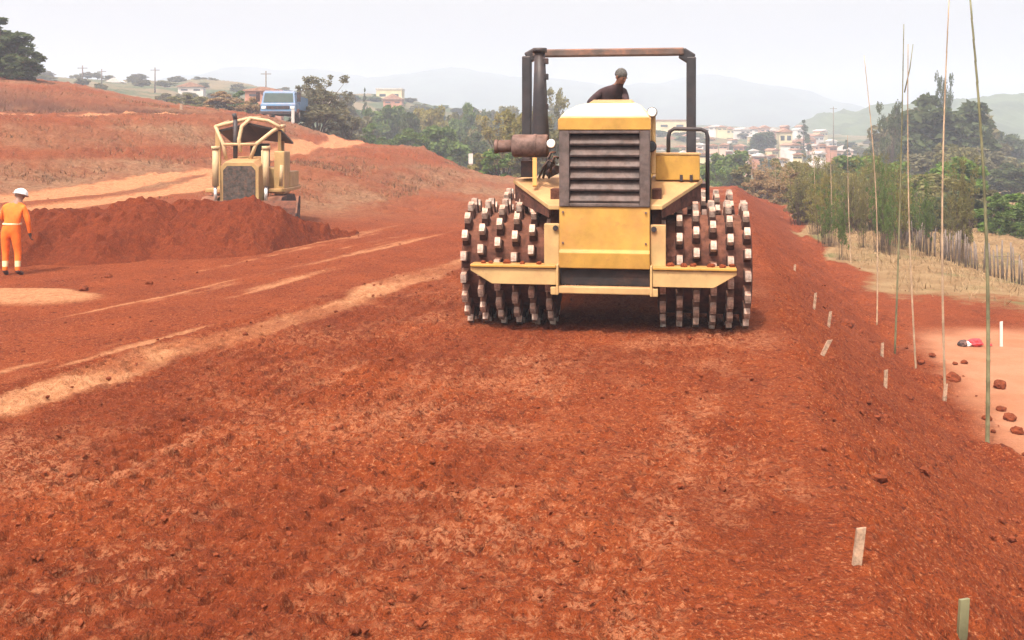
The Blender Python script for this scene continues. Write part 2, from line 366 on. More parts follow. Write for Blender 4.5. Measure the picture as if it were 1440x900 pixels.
# ------------------------------------------------------------------ object helpers
def tag(o, label=None, cat=None, group=None, kind=None):
    if label: o['label'] = label
    if cat: o['category'] = cat
    if group: o['group'] = group
    if kind: o['kind'] = kind
    return o
def empty(name, loc=(0, 0, 0), rz=0, label=None, cat=None, group=None):
    o = bpy.data.objects.new(name, None); COL.objects.link(o); o.empty_display_size = .2
    o.location = loc; o.rotation_euler = (0, 0, rz)
    return tag(o, label, cat, group)
def children_of(o): return [c for c in bpy.data.objects if c.parent == o]
def copy_tree(o, parent=None):
    c = o.copy(); COL.objects.link(c)
    if parent is not None: c.parent = parent
    for ch in children_of(o): copy_tree(ch, c)
    return c
class MB:
    def __init__(s): s.v = []; s.f = []; s.mi = []; s.sm = []
    def add(s, vs, fs, mi=0, smooth=False):
        b = len(s.v); s.v += [tuple(v) for v in vs]
        for f in fs: s.f.append(tuple(i+b for i in f)); s.mi.append(mi); s.sm.append(smooth)
        return s
    def box(s, x0, x1, y0, y1, z0, z1, mi=0, mat=None):
        vs = [Vector(p) for p in ((x0,y0,z0),(x1,y0,z0),(x1,y1,z0),(x0,y1,z0),(x0,y0,z1),(x1,y0,z1),(x1,y1,z1),(x0,y1,z1))]
        if mat is not None: vs = [mat@v for v in vs]
        return s.add(vs, [(3,2,1,0),(4,5,6,7),(0,1,5,4),(1,2,6,5),(2,3,7,6),(3,0,4,7)], mi)
    def bar(s, a, b, w, h, mi=0, up=(0, 0, 1)):
        a = Vector(a); b = Vector(b); d = (b-a).normalized(); upv = Vector(up)
        if abs(d.dot(upv)) > .98: upv = Vector((0, 1, 0))
        sx = d.cross(upv).normalized()*w/2; sz = sx.cross(d).normalized()*h/2
        vs = [a-sx-sz, a+sx-sz, a+sx+sz, a-sx+sz, b-sx-sz, b+sx-sz, b+sx+sz, b-sx+sz]
        return s.add(vs, [(3,2,1,0),(4,5,6,7),(0,1,5,4),(1,2,6,5),(2,3,7,6),(3,0,4,7)], mi)
    def tube(s, pts, r, n=10, mi=0, cap=True):
        pts = [Vector(p) for p in pts]; rs = r if isinstance(r, (list, tuple)) else [r]*len(pts)
        vs = []; fs = []; ref = None
        for i, p in enumerate(pts):
            d = (pts[min(i+1, len(pts)-1)]-pts[max(i-1, 0)]).normalized()
            if ref is None: ref = d.orthogonal().normalized()
            ref = (ref-d*ref.dot(d)).normalized(); bi = d.cross(ref)
            for k in range(n):
                a = 2*PI*k/n; vs.append(p+(ref*math.cos(a)+bi*math.sin(a))*rs[i])
        for i in range(len(pts)-1):
            for k in range(n): fs.append((i*n+k, i*n+(k+1) % n, (i+1)*n+(k+1) % n, (i+1)*n+k))
        s.add(vs, fs, mi, True)
        if cap:
            b = len(s.v)-len(vs)
            s.f.append(tuple(b+k for k in reversed(range(n)))); s.mi.append(mi); s.sm.append(False)
            s.f.append(tuple(b+(len(pts)-1)*n+k for k in range(n))); s.mi.append(mi); s.sm.append(False)
        return s
    def prism(s, poly, d, mi=0):              # polygon of 3D points extruded by vector d
        d = Vector(d); n = len(poly); vs = [Vector(p) for p in poly]+[Vector(p)+d for p in poly]
        return s.add(vs, [tuple(reversed(range(n))), tuple(range(n, 2*n))]+[(i, (i+1) % n, n+(i+1) % n, n+i) for i in range(n)], mi)
    def loft(s, rings, mi=0, smooth=False, cap=True):
        n = len(rings[0]); vs = [p for r in rings for p in r]; fs = []
        for i in range(len(rings)-1):
            for k in range(n): fs.append((i*n+k, i*n+(k+1) % n, (i+1)*n+(k+1) % n, (i+1)*n+k))
        if cap: fs += [tuple(reversed(range(n))), tuple((len(rings)-1)*n+k for k in range(n))]
        return s.add(vs, fs, mi, smooth)
    def build(s, name, mats, parent=None, bevel=0, loc=None):
        me = bpy.data.meshes.new(name); me.from_pydata(s.v, [], s.f)
        for m in (mats if isinstance(mats, (list, tuple)) else [mats]): me.materials.append(m)
        me.polygons.foreach_set('material_index', s.mi); me.polygons.foreach_set('use_smooth', s.sm); me.update()
        bm = bmesh.new(); bm.from_mesh(me); bmesh.ops.recalc_face_normals(bm, faces=bm.faces); bm.to_mesh(me); bm.free()
        o = bpy.data.objects.new(name, me); COL.objects.link(o)
        if parent is not None: o.parent = parent
        if loc is not None: o.location = loc
        if bevel:
            b = o.modifiers.new('bevel', 'BEVEL'); b.width = bevel; b.segments = 2; b.limit_method = 'ANGLE'; b.angle_limit = R(40)
        return o
def lump(name, mat, r, seed, squash=.75, sub=3):
    bm = bmesh.new(); bmesh.ops.create_icosphere(bm, subdivisions=sub, radius=1)
    rnd = random.Random(seed); off = [rnd.uniform(0, 50) for _ in range(3)]
    from mathutils import noise as mn
    for v in bm.verts:
        p = v.co.copy(); k = 1+.38*mn.noise(p*1.1+Vector(off))+.20*mn.noise(p*2.7+Vector(off))+.1*mn.noise(p*6+Vector(off))
        v.co = p*k*r; v.co.z *= squash
    me = bpy.data.meshes.new(name); bm.to_mesh(me); bm.free(); me.materials.append(mat)
    o = bpy.data.objects.new(name, me); COL.objects.link(o); return o

# ------------------------------------------------------------------ the setting: ground
xyz, q, fc, ma = build_ground()
names = {0: 'road', 1: 'embankment', 2: 'field', 3: 'lower_road', 4: 'hillside', 5: 'dirt_track', 6: 'valley'}
for k, nm in names.items():
    qq = q[fc == k]
    if not len(qq): continue
    ids, inv = np.unique(qq.ravel(), return_inverse=True)
    o = mesh_np(nm, xyz[ids], inv.reshape(-1, 4), M['soil'], {a: v[ids] for a, v in ma.items()})
    tag(o, kind='structure')
G_XYZ = xyz

# ------------------------------------------------------------------ heaps of loose soil
def heap(name, ridge, label, seed, wl=.9, toe=2.7):
    # ridge: list of (px, top row, Y)
    P = [W(*r) for r in ridge]
    xs = np.array([p.x for p in P]); yr = np.array([p.y for p in P]); zr = np.array([p.z for p in P])
    n, m = 300, 110
    X = np.linspace(xs[0], xs[-1], n); YR = np.interp(X, xs, yr); ZR = np.interp(X, xs, zr)
    t = np.linspace(-1, 1, m)
    XX = np.repeat(X[:, None], m, 1); TT = np.repeat(t[None], n, 0)
    wid = np.where(TT < 0, toe, wl)*(.35+.65*np.clip(ZR/1.0, 0, 1.2))[:, None]
    YY = YR[:, None]+TT*wid
    prof = np.clip(1-np.abs(TT), 0, 1); prof = prof*.65+.35*(prof*prof*(3-2*prof))
    XX = XX+.12*fbm(YY*1.2, XX*1.2, 2, seed+9)
    g = base_z(XX, YY).reshape(XX.shape)
    ZZ = g-.12+(np.maximum(ZR[:, None]-g, 0)+.0)*prof
    amp = np.clip(prof*3, 0, 1)
    ZZ = ZZ+amp*(.10*fbm(XX*1.1, YY*1.1, 3, seed)+.10*fbm(XX*3.3, YY*3.3, 4, seed+3, .75)+.22*np.maximum(fbm(XX*4.5, YY*4.5, 2, seed+5)-.25, 0))
    co = np.stack([XX.ravel(), YY.ravel(), ZZ.ravel()], 1)
    i = np.arange((n-1)*(m-1)); r = i//(m-1); c = i % (m-1)
    qd = np.stack([r*m+c, (r+1)*m+c, (r+1)*m+c+1, r*m+c+1], 1)
    z0 = np.zeros(n*m); dmp = np.clip(1.0+.3*fbm(XX*.8, YY*.8, 3, seed+20), 0, 1).ravel()
    o = mesh_np(name, co, qd, M['soil'], dict(pale=z0, cut=z0, pink=z0, grass=z0, scrub=z0, damp=dmp, wood=z0, dry=z0))
    return tag(o, label, 'soil heap', 'heaps of loose soil')
heap('soil_heap', [(-260,300,24),(-120,290,23.6),(-20,294,23.4),(50,289,23.4),(95,287,23.6),(130,292,24),(165,279,24.3),(205,274,24.6),(235,279,24.9),(270,288,25.2),(310,310,25.4),(340,345,25.4)],
     'long dark red heap of loose soil behind the worker in orange', 300, .9, 3.0)
heap('soil_heap', [(190,335,24.8),(222,300,25),(250,278,25.2),(300,274,25.4),(345,270,25.6),(378,277,25.7),(405,288,25.9),(430,303,26.4),(465,316,27.2),(500,322,28)],
     'dark red heap of loose soil pushed up in front of the bulldozer', 400, .8, 2.8)

# ------------------------------------------------------------------ soil compactor
TH = .15; CX, CY = 1.17, 13.0
ct, st = math.cos(TH), math.sin(TH)
def L(px, py, d):            # local point of the compactor at depth d behind its front, seen at photo pixel
    k = (px-720)/F
    Y = (d+CY*ct+CX*st)/(k*st+ct); X = k*Y
    return Vector(((X-CX)*ct-(Y-CY)*st, d, H+(HY-py)/F*Y))
comp = empty('soil_compactor', (CX, CY, 0), -TH, 'large yellow soil compactor with spiked steel drums facing the viewer on the red road', 'compactor')
def cl(px, d): return L(px, 300, d).x
def czf(py, d=0): return L(850, py, d).z
Y_, D_, C_ = M['yellow'], M['dark'], M['cream']
hx = .575
z_pb, z_cr, z_pt, z_gt, z_ht = czf(378), czf(352), czf(291), czf(183), czf(165)
# lower body panel with a crease
m = MB()
m.loft([[(-hx, .02, z_pt), (hx, .02, z_pt), (hx, .5, z_pt), (-hx, .5, z_pt)],
        [(-hx, .0, z_cr), (hx, .0, z_cr), (hx, .5, z_cr), (-hx, .5, z_cr)],
        [(-hx, -.035, z_cr-.03), (hx, -.035, z_cr-.03), (hx, .5, z_cr-.03), (-hx, .5, z_cr-.03)],
        [(-hx, -.01, z_pb), (hx, -.01, z_pb), (hx, .5, z_pb), (-hx, .5, z_pb)]])
m.build('front_panel', Y_, comp, .012)
# radiator grille
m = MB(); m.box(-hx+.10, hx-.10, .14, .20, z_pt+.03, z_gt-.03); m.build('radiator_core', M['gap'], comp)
gl = MB()
nl = 6; zz0, zz1 = z_pt+.05, z_gt-.05
for i in range(nl):
    zc = zz0+(i+.5)*(zz1-zz0)/nl
    gl.prism([(-hx+.13, .035, zc-.075), (-hx+.13, .12, zc+.03), (-hx+.13, .105, zc+.06), (-hx+.13, .02, zc-.045)], (2*hx-.26, 0, 0))
gl.build('grille_louvre', M['grille'], comp, .006)
fr = MB()
fr.box(-hx, -hx+.13, .0, .22, z_pt, z_gt); fr.box(hx-.13, hx, .0, .22, z_pt, z_gt)
fr.box(-hx+.13, hx-.13, .0, .22, z_pt, z_pt+.045); fr.box(-hx+.13, hx-.13, .0, .22, z_gt-.045, z_gt)
fr.build('grille_frame', M['grille'], comp, .01)
# hood: yellow band at the front, dusty top, painted paler as if sunlit, rising to the rear
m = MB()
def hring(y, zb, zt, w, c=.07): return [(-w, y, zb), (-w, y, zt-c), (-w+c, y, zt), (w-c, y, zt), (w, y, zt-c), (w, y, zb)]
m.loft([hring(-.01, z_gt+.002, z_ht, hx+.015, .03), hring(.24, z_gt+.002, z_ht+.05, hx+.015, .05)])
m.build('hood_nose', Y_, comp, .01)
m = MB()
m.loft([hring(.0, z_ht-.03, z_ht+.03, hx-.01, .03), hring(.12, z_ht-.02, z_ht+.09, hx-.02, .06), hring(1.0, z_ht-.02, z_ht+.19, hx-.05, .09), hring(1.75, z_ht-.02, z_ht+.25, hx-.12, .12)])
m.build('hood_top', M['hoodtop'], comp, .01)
m = MB(); m.box(-hx+.01, hx-.01, .23, 1.8, z_pt, z_ht+.04); m.build('engine_cover', C_, comp, .012)
m = MB()
m.loft([hring(1.76, z_ht, z_ht+.27, .36, .06), hring(2.05, z_ht, z_ht+.31, .34, .06)]); m.build('dashboard', C_, comp, .01)
# chassis
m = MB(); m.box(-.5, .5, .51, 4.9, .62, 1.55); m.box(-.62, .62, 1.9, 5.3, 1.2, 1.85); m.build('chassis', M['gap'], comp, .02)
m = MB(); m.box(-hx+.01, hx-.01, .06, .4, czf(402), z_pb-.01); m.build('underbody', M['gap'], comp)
m = MB(); m.box(cl(785, 0), cl(920, 0), -.06, .06, czf(413), czf(403)); m.build('cross_bar', C_, comp, .012)
for s in (-1, 1):
    m = MB(); x0 = s*(hx+.002)
    m.box(min(x0, x0+s*.03), max(x0, x0+s*.03), -.08, .3, czf(415), z_pb+.05); m.box(min(x0+s*.03, x0+s*.10), max(x0+s*.03, x0+s*.10), -.07, .05, czf(415), czf(404)); m.build('tow_lug', C_, comp, .008)
    m = MB(); xa, xb = (hx+.004)*s, (hx+.20)*s
    m.box(min(xa, xb), max(xa, xb), .06, .16, z_pb, czf(316)); sp = m.build('side_plate', C_, comp, .01)
    m = MB(); xh = s*(hx+.05); m.tube([(xh, .03, czf(322)), (xh, .062, czf(322))], .035, 12); m.build('plate_hole', D_, sp)
# step platforms with tapering underside
for s, o_, i_ in ((-1, 662, 782), (1, 1036, 918)):
    xo, xi = cl(o_, -.05), cl(i_, -.05); zt, zb = czf(378, -.05), czf(402, -.05)
    m = MB()
    m.prism([(xo, -.06, zt-.01), (xo, -.06, zt-.05), (xo-s*.28, -.06, zb), (xi, -.06, zb), (xi, -.06, zt-.01)], (0, .03, 0))
    m.build('step_skirt', C_, comp, .006)
    m = MB(); m.box(min(xo, xi), max(xo, xi), -.09, .16, zt, zt+.035); m.build('step_platform', Y_, comp, .008)
# sloping fenders
for s, px_o, px_i, px_f in ((-1, 722, 787, 772), (1, 988, 913, 931)):
    a = L(px_o, 252, 1.1); b = L(px_i, 250, 1.1); b.x = s*hx*1.005; c = L(px_i, 289, .08); c.x = b.x; d = L(px_f, 289, .08)
    m = MB(); e = Vector((0, 0, -.055)); m.prism([a, b, c, d], e)
    m.build('fender', C_, comp, .008)
    m = MB(); g = Vector((a.x, 2.6, a.z-.002)); h = Vector((b.x, 2.6, b.z-.002))
    m.prism([a+Vector((0, .003, 0)), b+Vector((0, .003, 0)), h, g], e); m.build('deck', C_, comp, .008)
    m = MB(); m.prism([a+Vector((-s*.02, .02, -.06)), d+Vector((0, .02, -.06)), d+Vector((0, .02, -.16)), (a.x-s*.02, a.y+.02, a.z-.30)], (0, .02, 0))
    m.build('fender_apron', M['drum'], comp)
    m = MB(); m.box(min(s*.6, s*.72), max(s*.6, s*.72), .3, 2.4, 1.0, b.z-.12); m.build('inner_guard', M['drum'], comp)
# tool box + hinges on the right deck
a = L(922, 251, 1.0); b = L(984, 218, 1.0)
m = MB(); m.box(a.x, b.x, .95, 1.5, a.z-.02, b.z); tb = m.build('tool_box', Y_, comp, .012)
m = MB(); m.box(a.x-.01, b.x+.012, .94, 1.51, b.z+.002, b.z+.03); m.build('lid', C_, tb, .006)
for hp in (958, 972):
    h = L(hp, 249, .94); m = MB(); m.box(h.x-.02, h.x+.02, .93, .948, h.z-.05, h.z+.03); m.build('hinge', D_, tb)
# exhaust: rusty horizontal muffler, tail pipe, tall stack
a, b = L(721, 205, .85), L(771, 205, .85); r = .155
m = MB(); m.tube([a-Vector((.0, 0, 0)), a+Vector((.02, 0, 0)), b-Vector((.02, 0, 0)), b], [r*.9, r, r, r*.9], 24)
m.tube([a+Vector((.30, 0, 0)), a+Vector((.34, 0, 0))], r*1.05, 24)
mu = m.build('muffler', M['rust'], comp)
p0 = L(698, 206, .85)
m = MB(); m.tube([p0, a+Vector((.01, 0, 0))], .085, 16); m.tube([p0+Vector((-.02, 0, 0)), p0+Vector((.03, 0, 0))], .095, 16); m.build('tail_pipe', M['rust'], mu)
m = MB(); c0 = L(752, 222, .74); c1 = L(752, 262, .62); m.bar(c0, c1, .06, .05); m.build('muffler_bracket', Y_, comp, .006)
t0, t1 = L(760, 190, .95), L(759, 72, .95)
m = MB(); m.tube([L(760, 215, .95), t0, t0.lerp(t1, .5), t1], [.125, .118, .095, .072], 16)
m.tube([t1+Vector((0, 0, -.02)), t1+Vector((0, 0, .04))], .10, 16); stk = m.build('exhaust_stack', M['rops'], comp)
for py in (86, 108, 150):
    k = L(766, py, .95); m = MB(); m.box(k.x-.035, k.x+.05, .90, .99, k.z-.04, k.z+.04); m.build('stack_clamp', D_, stk, .008)
a, b = L(733, 248, 1.0), L(752, 226, 1.0)
m = MB(); m.box(a.x, b.x, .95, 1.25, a.z-.01, b.z); m.tube([L(768, 232, .9), L(780, 232, .9)], .09, 14); m.tube([L(772, 244, .9), L(784, 238, .7)], .06, 12); m.build('engine_accessory', D_, comp, .012)
for k, (qa, qb) in enumerate(((764, 781), (772, 785), (758, 779))):
    a = L(qa, 250, .8); b = L(qb, 214+8*k, .6); m = MB(); m.tube([a, a.lerp(b, .35)+Vector((0, -.12, .07)), a.lerp(b, .7)+Vector((0, -.1, .10)), b], .017, 8); m.build('hose', M['rubber'], comp)
for s in (-1, 1):
    for zc in (z_cr+.09, z_pt-.07): m = MB(); m.tube([(s*(hx-.05), -.012, zc), (s*(hx-.05), .03, zc)], .014, 8); m.build('bolt', M['rust'], comp)
for (px, py, d, r_, nm) in ((775, 202, .55, .065, 'M'), (917, 158, .5, .065, 'M'), (915, 206, .5, .075, 'rust')):
    p = L(px, py, d)
    m = MB(); m.tube([p+Vector((0, .10, 0)), p+Vector((0, .03, 0)), p], [r_*.5, r_*.95, r_*1.06], 18); hl = m.build('headlight', D_ if nm == 'M' else M['rust'], comp)
    m = MB(); m.tube([p+Vector((0, .0, 0)), p+Vector((0, -.014, 0))], [r_*.95, r_*.75], 18); m.build('lens', M['lamp'] if nm == 'M' else M['glass'], hl)
a, b = L(912, 245, .62), L(922, 156, .62)
m = MB(); m.box(hx+.004, b.x, .60, .75, a.z, b.z); m.build('air_intake', C_, comp, .02)
# handrail
pts = [L(940, 216, 1.3), L(940, 192, 1.3), L(942, 185, 1.3), L(948, 181, 1.3), L(986, 182, 1.3), L(993, 185, 1.3), L(995, 192, 1.3), L(995, 285, 1.3)]
m = MB(); m.tube(pts, .028, 10); m.build('handrail', M['rops'], comp)
# roll bar
zt = L(850, 74, 2.1).z
for px, top in ((741, 79), (972, 80)):
    p1 = L(px, top, 2.1); p0 = L(px, 250, 2.1)
    m = MB(); m.box(p1.x-.068, p1.x+.068, 2.03, 2.19, p0.z, p1.z); m.build('roll_bar_post', M['rops'], comp, .02)
a, b = L(750, 74, 2.1), L(962, 74, 2.1)
m = MB(); m.box(a.x, b.x, 2.02, 2.20, zt-.055, zt+.055); m.build('roll_bar_beam', M['ropstop'], comp, .02)
for px0, py0, px1, py1 in ((741, 82, 756, 74), (958, 74, 974, 84)):
    m = MB(); m.bar(L(px0, py0, 2.1), L(px1, py1, 2.1), .17, .12, up=(0, 1, 0)); m.build('roll_bar_corner', M['rops'], comp, .02)
# operator station
m = MB(); sx = L(852, 140, 2.9).x; m.box(sx-.25, sx+.25, 2.72, 3.2, 2.55, 2.68); seat = m.build('seat', M['seat'], comp, .03)
m = MB(); m.box(sx-.25, sx+.25, 3.2, 3.3, 2.6, 3.05); m.build('backrest', M['seat'], seat, .03)
m = MB(); m.box(sx-.2, sx+.2, 2.75, 3.15, 1.86, 2.55); m.build('seat_base', D_, seat)
m = MB(); m.box(-1.35, 1.35, 1.82, 3.4, 1.80, 1.86); m.build('operator_floor', D_, comp)
m = MB(); m.tube([(sx+.2*math.cos(t), 2.32+.07*math.sin(t), 2.86+.19*math.sin(t)) for t in [2*PI*k/24 for k in range(25)]], .014, 8); m.tube([(sx, 2.15, 2.5), (sx, 2.32, 2.86)], .025, 8); m.build('steering_wheel', D_, comp)
m = MB(); m.box(-.6, .6, 3.45, 5.4, 1.86, 2.45); m.build('rear_body', Y_, comp, .03)
# drums with tamping feet
RT, RS = .86, .66
def foot_mb(r0=RS-.01, r1=RT, wb=.054, wt=.036, lb=.08, lt=.058):
    m = MB()
    base = [(-wb, -lb, r0), (wb, -lb, r0), (wb, lb, r0), (-wb, lb, r0)]
    mid = [(-wt*1.12, -lt*1.12, r1-.085), (wt*1.12, -lt*1.12, r1-.085), (wt*1.12, lt*1.12, r1-.085), (-wt*1.12, lt*1.12, r1-.085)]
    top = [(-wt, -lt, r1), (wt, -lt, r1), (wt, lt, r1), (-wt, lt, r1)]
    m.loft([base, mid], 1, cap=False); m.loft([mid, top], 0, cap=False); m.add(top, [(0, 1, 2, 3)], 0)
    return m
proto = foot_mb().build('tamping_foot', [M['foot'], M['footside']], None, .012); pme = proto.data
bpy.data.objects.remove(proto)
def drum(x0, x1, yc, zc, front, nring=6, nper=18, ph=0):
    m = MB(); n = 48
    prof = [(x0, RS*.55), (x0, RS*.93), (x0+.02, RS), (x1-.02, RS), (x1, RS*.93), (x1, RS*.55), (x1-.08 if x1 > 0 else x1-.08, RS*.5), (x0+.08, RS*.5)]
    rings = [[(px, math.sin(2*PI*k/n)*pr, math.cos(2*PI*k/n)*pr) for k in range(n)] for px, pr in prof]
    m.loft(rings, 0, False, True)
    for f in range(len(m.sm)): m.sm[f] = False
    o = m.build('drum', M['drum'], comp); o.location = (0, yc, zc)
    rest = MB()
    for i in range(nring):
        xc = x0+.07+(x1-x0-.14)*i/(nring-1)
        for k in range(nper):
            a = 2*PI*(k+.5*(i % 2)+.17*i+ph)/nper
            # rotate foot: +z radial -> angle a about x axis
            mt = Matrix.Translation((xc, 0, 0))@Matrix.Rotation(a, 4, 'X')
            d = Vector((0, -math.sin(a), math.cos(a)))
            if front and d.y < -.14 and d.z > -.88:
                f = bpy.data.objects.new('tamping_foot', pme); COL.objects.link(f); f.parent = o; f.matrix_local = mt
                b = f.modifiers.new('bevel', 'BEVEL'); b.width = .014; b.segments = 2
            else:
                s_ = foot_mb(); rest.add([mt@Vector(v) for v in s_.v], s_.f, 0)
                rest.mi[-len(s_.f):] = s_.mi
    r = rest.build('tamping_feet', [M['foot'], M['footside']], o); r['kind'] = 'stuff'
    return o
DD = 1.02
dl0, dl1 = cl(661, DD), cl(787, DD); dr0, dr1 = cl(925, DD), cl(1053, DD)
DZ = RT-.05
drum(dl0, dl1, DD, DZ, True, 6, 18, .0); drum(dr0, dr1, DD, DZ, True, 6, 18, .35)
drum(dl0, dl1, 4.2, DZ, False, 6, 18, .2); drum(dr0, dr1, 4.2, DZ, False, 6, 18, .6)
for yc in (DD, 4.2):
    m = MB(); m.tube([(dl0+.1, yc, DZ), (dr1-.1, yc, DZ)], .16, 16); m.build('axle', D_, comp)
# clods on the step platforms
rc = random.Random(4)
for s, xs in ((-1, (680, 690, 712, 735, 758)), (1, (942, 962, 975, 1000, 1016, 1030))):
    for px in xs:
        p = L(px, 377, .03); o = lump('dirt_clod', M['clod'], rc.uniform(.03, .055), rc.random()*99, .7, 2)
        wl = Matrix.Translation((CX, CY, 0))@Matrix.Rotation(-TH, 4, 'Z')@Vector((p.x, .03+rc.uniform(-.05, .06), czf(378, -.05)+.05))
        o.location = wl
        tag(o, 'small red clod lying on the compactor\'s %s step in the photo' % ('left' if s < 0 else 'right'), 'clod', 'clods lying on the compactor steps')

# ------------------------------------------------------------------ people
def skin_mesh(verts, edges, radii, root=0, sub=2):
    me = bpy.data.meshes.new('skin_tmp'); me.from_pydata([tuple(v) for v in verts], edges, [])
    o = bpy.data.objects.new('skin_tmp', me); COL.objects.link(o)
    o.modifiers.new('skin', 'SKIN'); sv = me.skin_vertices[0].data if me.skin_vertices else None
    if sv is None:
        bm = bmesh.new(); bm.from_mesh(me); bm.verts.layers.skin.verify(); bm.to_mesh(me); bm.free(); sv = me.skin_vertices[0].data
    for i, r_ in enumerate(radii):
        sv[i].radius = r_ if isinstance(r_, tuple) else (r_, r_); sv[i].use_root = (i == root)
    s = o.modifiers.new('sub', 'SUBSURF'); s.levels = s.render_levels = sub
    dg = bpy.context.evaluated_depsgraph_get(); dg.update()
    out = bpy.data.meshes.new_from_object(o.evaluated_get(dg))
    bpy.data.objects.remove(o); bpy.data.meshes.remove(me)
    out.polygons.foreach_set('use_smooth', [True]*len(out.polygons))
    return out
def person(J, parent, paint, mats, hands=True):
    """J: joint dict -> one continuous skinned body. paint(center)->material index"""
    V, E, RAD = [], [], []
    idx = {}
    def v(n, p, r): idx[n] = len(V); V.append(Vector(p)); RAD.append(r); return idx[n]
    def e(a, b): E.append((idx[a], idx[b]))
    v('hip', J['hip'], (.15, .115)); v('waist', J['waist'], (.135, .105)); v('chest', J['chest'], (.175, .13)); v('neck0', J['neck'], (.085, .08))
    nk, hd = Vector(J['neck']), Vector(J['head'])
    up = (hd-nk).normalized()
    v('neck1', nk+up*.07, .066); v('jaw', nk+up*.13+Vector(J['face'])*.02, (.072, .078)); v('head', hd, (.082, .10)); v('crown', hd+up*.075, (.062, .075))
    for a, b in (('hip', 'waist'), ('waist', 'chest'), ('chest', 'neck0'), ('neck0', 'neck1'), ('neck1', 'jaw'), ('jaw', 'head'), ('head', 'crown')): e(a, b)
    for s in 'LR':
        v('sh'+s, J['sh'+s], .072); v('el'+s, J['el'+s], .050); v('wr'+s, J['wr'+s], .032)
        e('chest', 'sh'+s); e('sh'+s, 'el'+s); e('el'+s, 'wr'+s)
        wr = Vector(J['wr'+s]); hdv = Vector(J['hand'+s]).normalized(); side = Vector(J['thumb'+s]).normalized()
        pn = hdv.cross(side).normalized()
        v('pa'+s, wr+hdv*.07, (.036, .022)); e('wr'+s, 'pa'+s)
        for k, (off, ln) in enumerate(((.030, .075), (.010, .085), (-.010, .078), (-.029, .06))):
            b0 = wr+hdv*.095+side*off; b1 = b0+hdv*ln*.55+pn*.012; b2 = b0+hdv*ln*.85+pn*.045
            v('f%d%s' % (k, s), b0, .0095); v('g%d%s' % (k, s), b1, .009); v('h%d%s' % (k, s), b2, .0075)
            e('pa'+s, 'f%d%s' % (k, s)); e('f%d%s' % (k, s), 'g%d%s' % (k, s)); e('g%d%s' % (k, s), 'h%d%s' % (k, s))
        v('t0'+s, wr+hdv*.05+side*.045, .011); v('t1'+s, wr+hdv*.09+side*.065+pn*.015, .0095); e('pa'+s, 't0'+s); e('t0'+s, 't1'+s)
        v('th'+s, J['th'+s], .098); v('kn'+s, J['kn'+s], .066); v('an'+s, J['an'+s], .046); v('ba'+s, J['toe'+s], (.046, .034))
        e('hip', 'th'+s); e('th'+s, 'kn'+s); e('kn'+s, 'an'+s); e('an'+s, 'ba'+s)
    me = skin_mesh(V, E, RAD, 0, 2)
    for m_ in mats: me.materials.append(m_)
    for p in me.polygons: p.material_index = paint(p.center)
    o = bpy.data.objects.new('body', me); COL.objects.link(o); o.parent = parent
    fdir = Vector(J['face']).normalized(); sd = fdir.cross(up).normalized()
    # face details and ears, small shapes of skin merged in one head_features child
    m = MB()
    nz = hd+fdir*.095-up*.02
    m.add([nz+up*.035-fdir*.01, nz-up*.012+sd*.016-fdir*.008, nz-up*.012-sd*.016-fdir*.008, nz+fdir*.018-up*.006], [(0, 1, 3), (0, 3, 2), (1, 2, 3)])
    m.build('nose', M['skin'], o)
    for s in (-1, 1):
        c = hd+sd*s*.082-up*.01; me_ = MB()
        me_.loft([[c+fdir*.018*math.cos(t)+up*.03*math.sin(t)+sd*s*dx for t in [2*PI*k/8 for k in range(8)]] for dx in (0, .018)]); me_.build('ear', M['skin'], o)
        c = hd+fdir*.092+sd*s*.032+up*.008; me_ = MB(); me_.tube([c, c+fdir*.008], [.011, .006], 8); me_.build('eye', M['seat'], o)
    c = hd+fdir*.088-up*.058; me_ = MB(); me_.bar(c-sd*.022, c+sd*.022, .008, .008); me_.build('mouth', M['rust'], o)
    return o, hd, up, fdir, sd
def cap_mesh(hd, up, f, sd, rx, ry, rz, zmin, name, mat, parent, brim=0, off=Vector((0, 0, 0)), jag=0):
    m = MB(); nu, nv = 24, 8; rings = []
    rr = random.Random(3)
    for j in range(nv+1):
        t = zmin+(PI/2-zmin)*j/nv
        rings.append([hd+off+sd*rx*math.cos(t)*math.cos(a)+f*ry*math.cos(t)*math.sin(a)+up*(rz*math.sin(t)+(jag*rr.uniform(-1, 1) if j < nv else 0)) for a in [2*PI*k/nu for k in range(nu)]])
    if brim: rings.insert(0, [hd+off+sd*(rx+brim*.4)*math.cos(zmin)*math.cos(a)+f*((ry+brim*(1 if math.sin(a) > 0 else .4))*math.cos(zmin)*math.sin(a))+up*(rz*math.sin(zmin)-.012) for a in [2*PI*k/nu for k in range(nu)]])
    m.loft(rings, 0, True, True); return m.build(name, mat, parent)
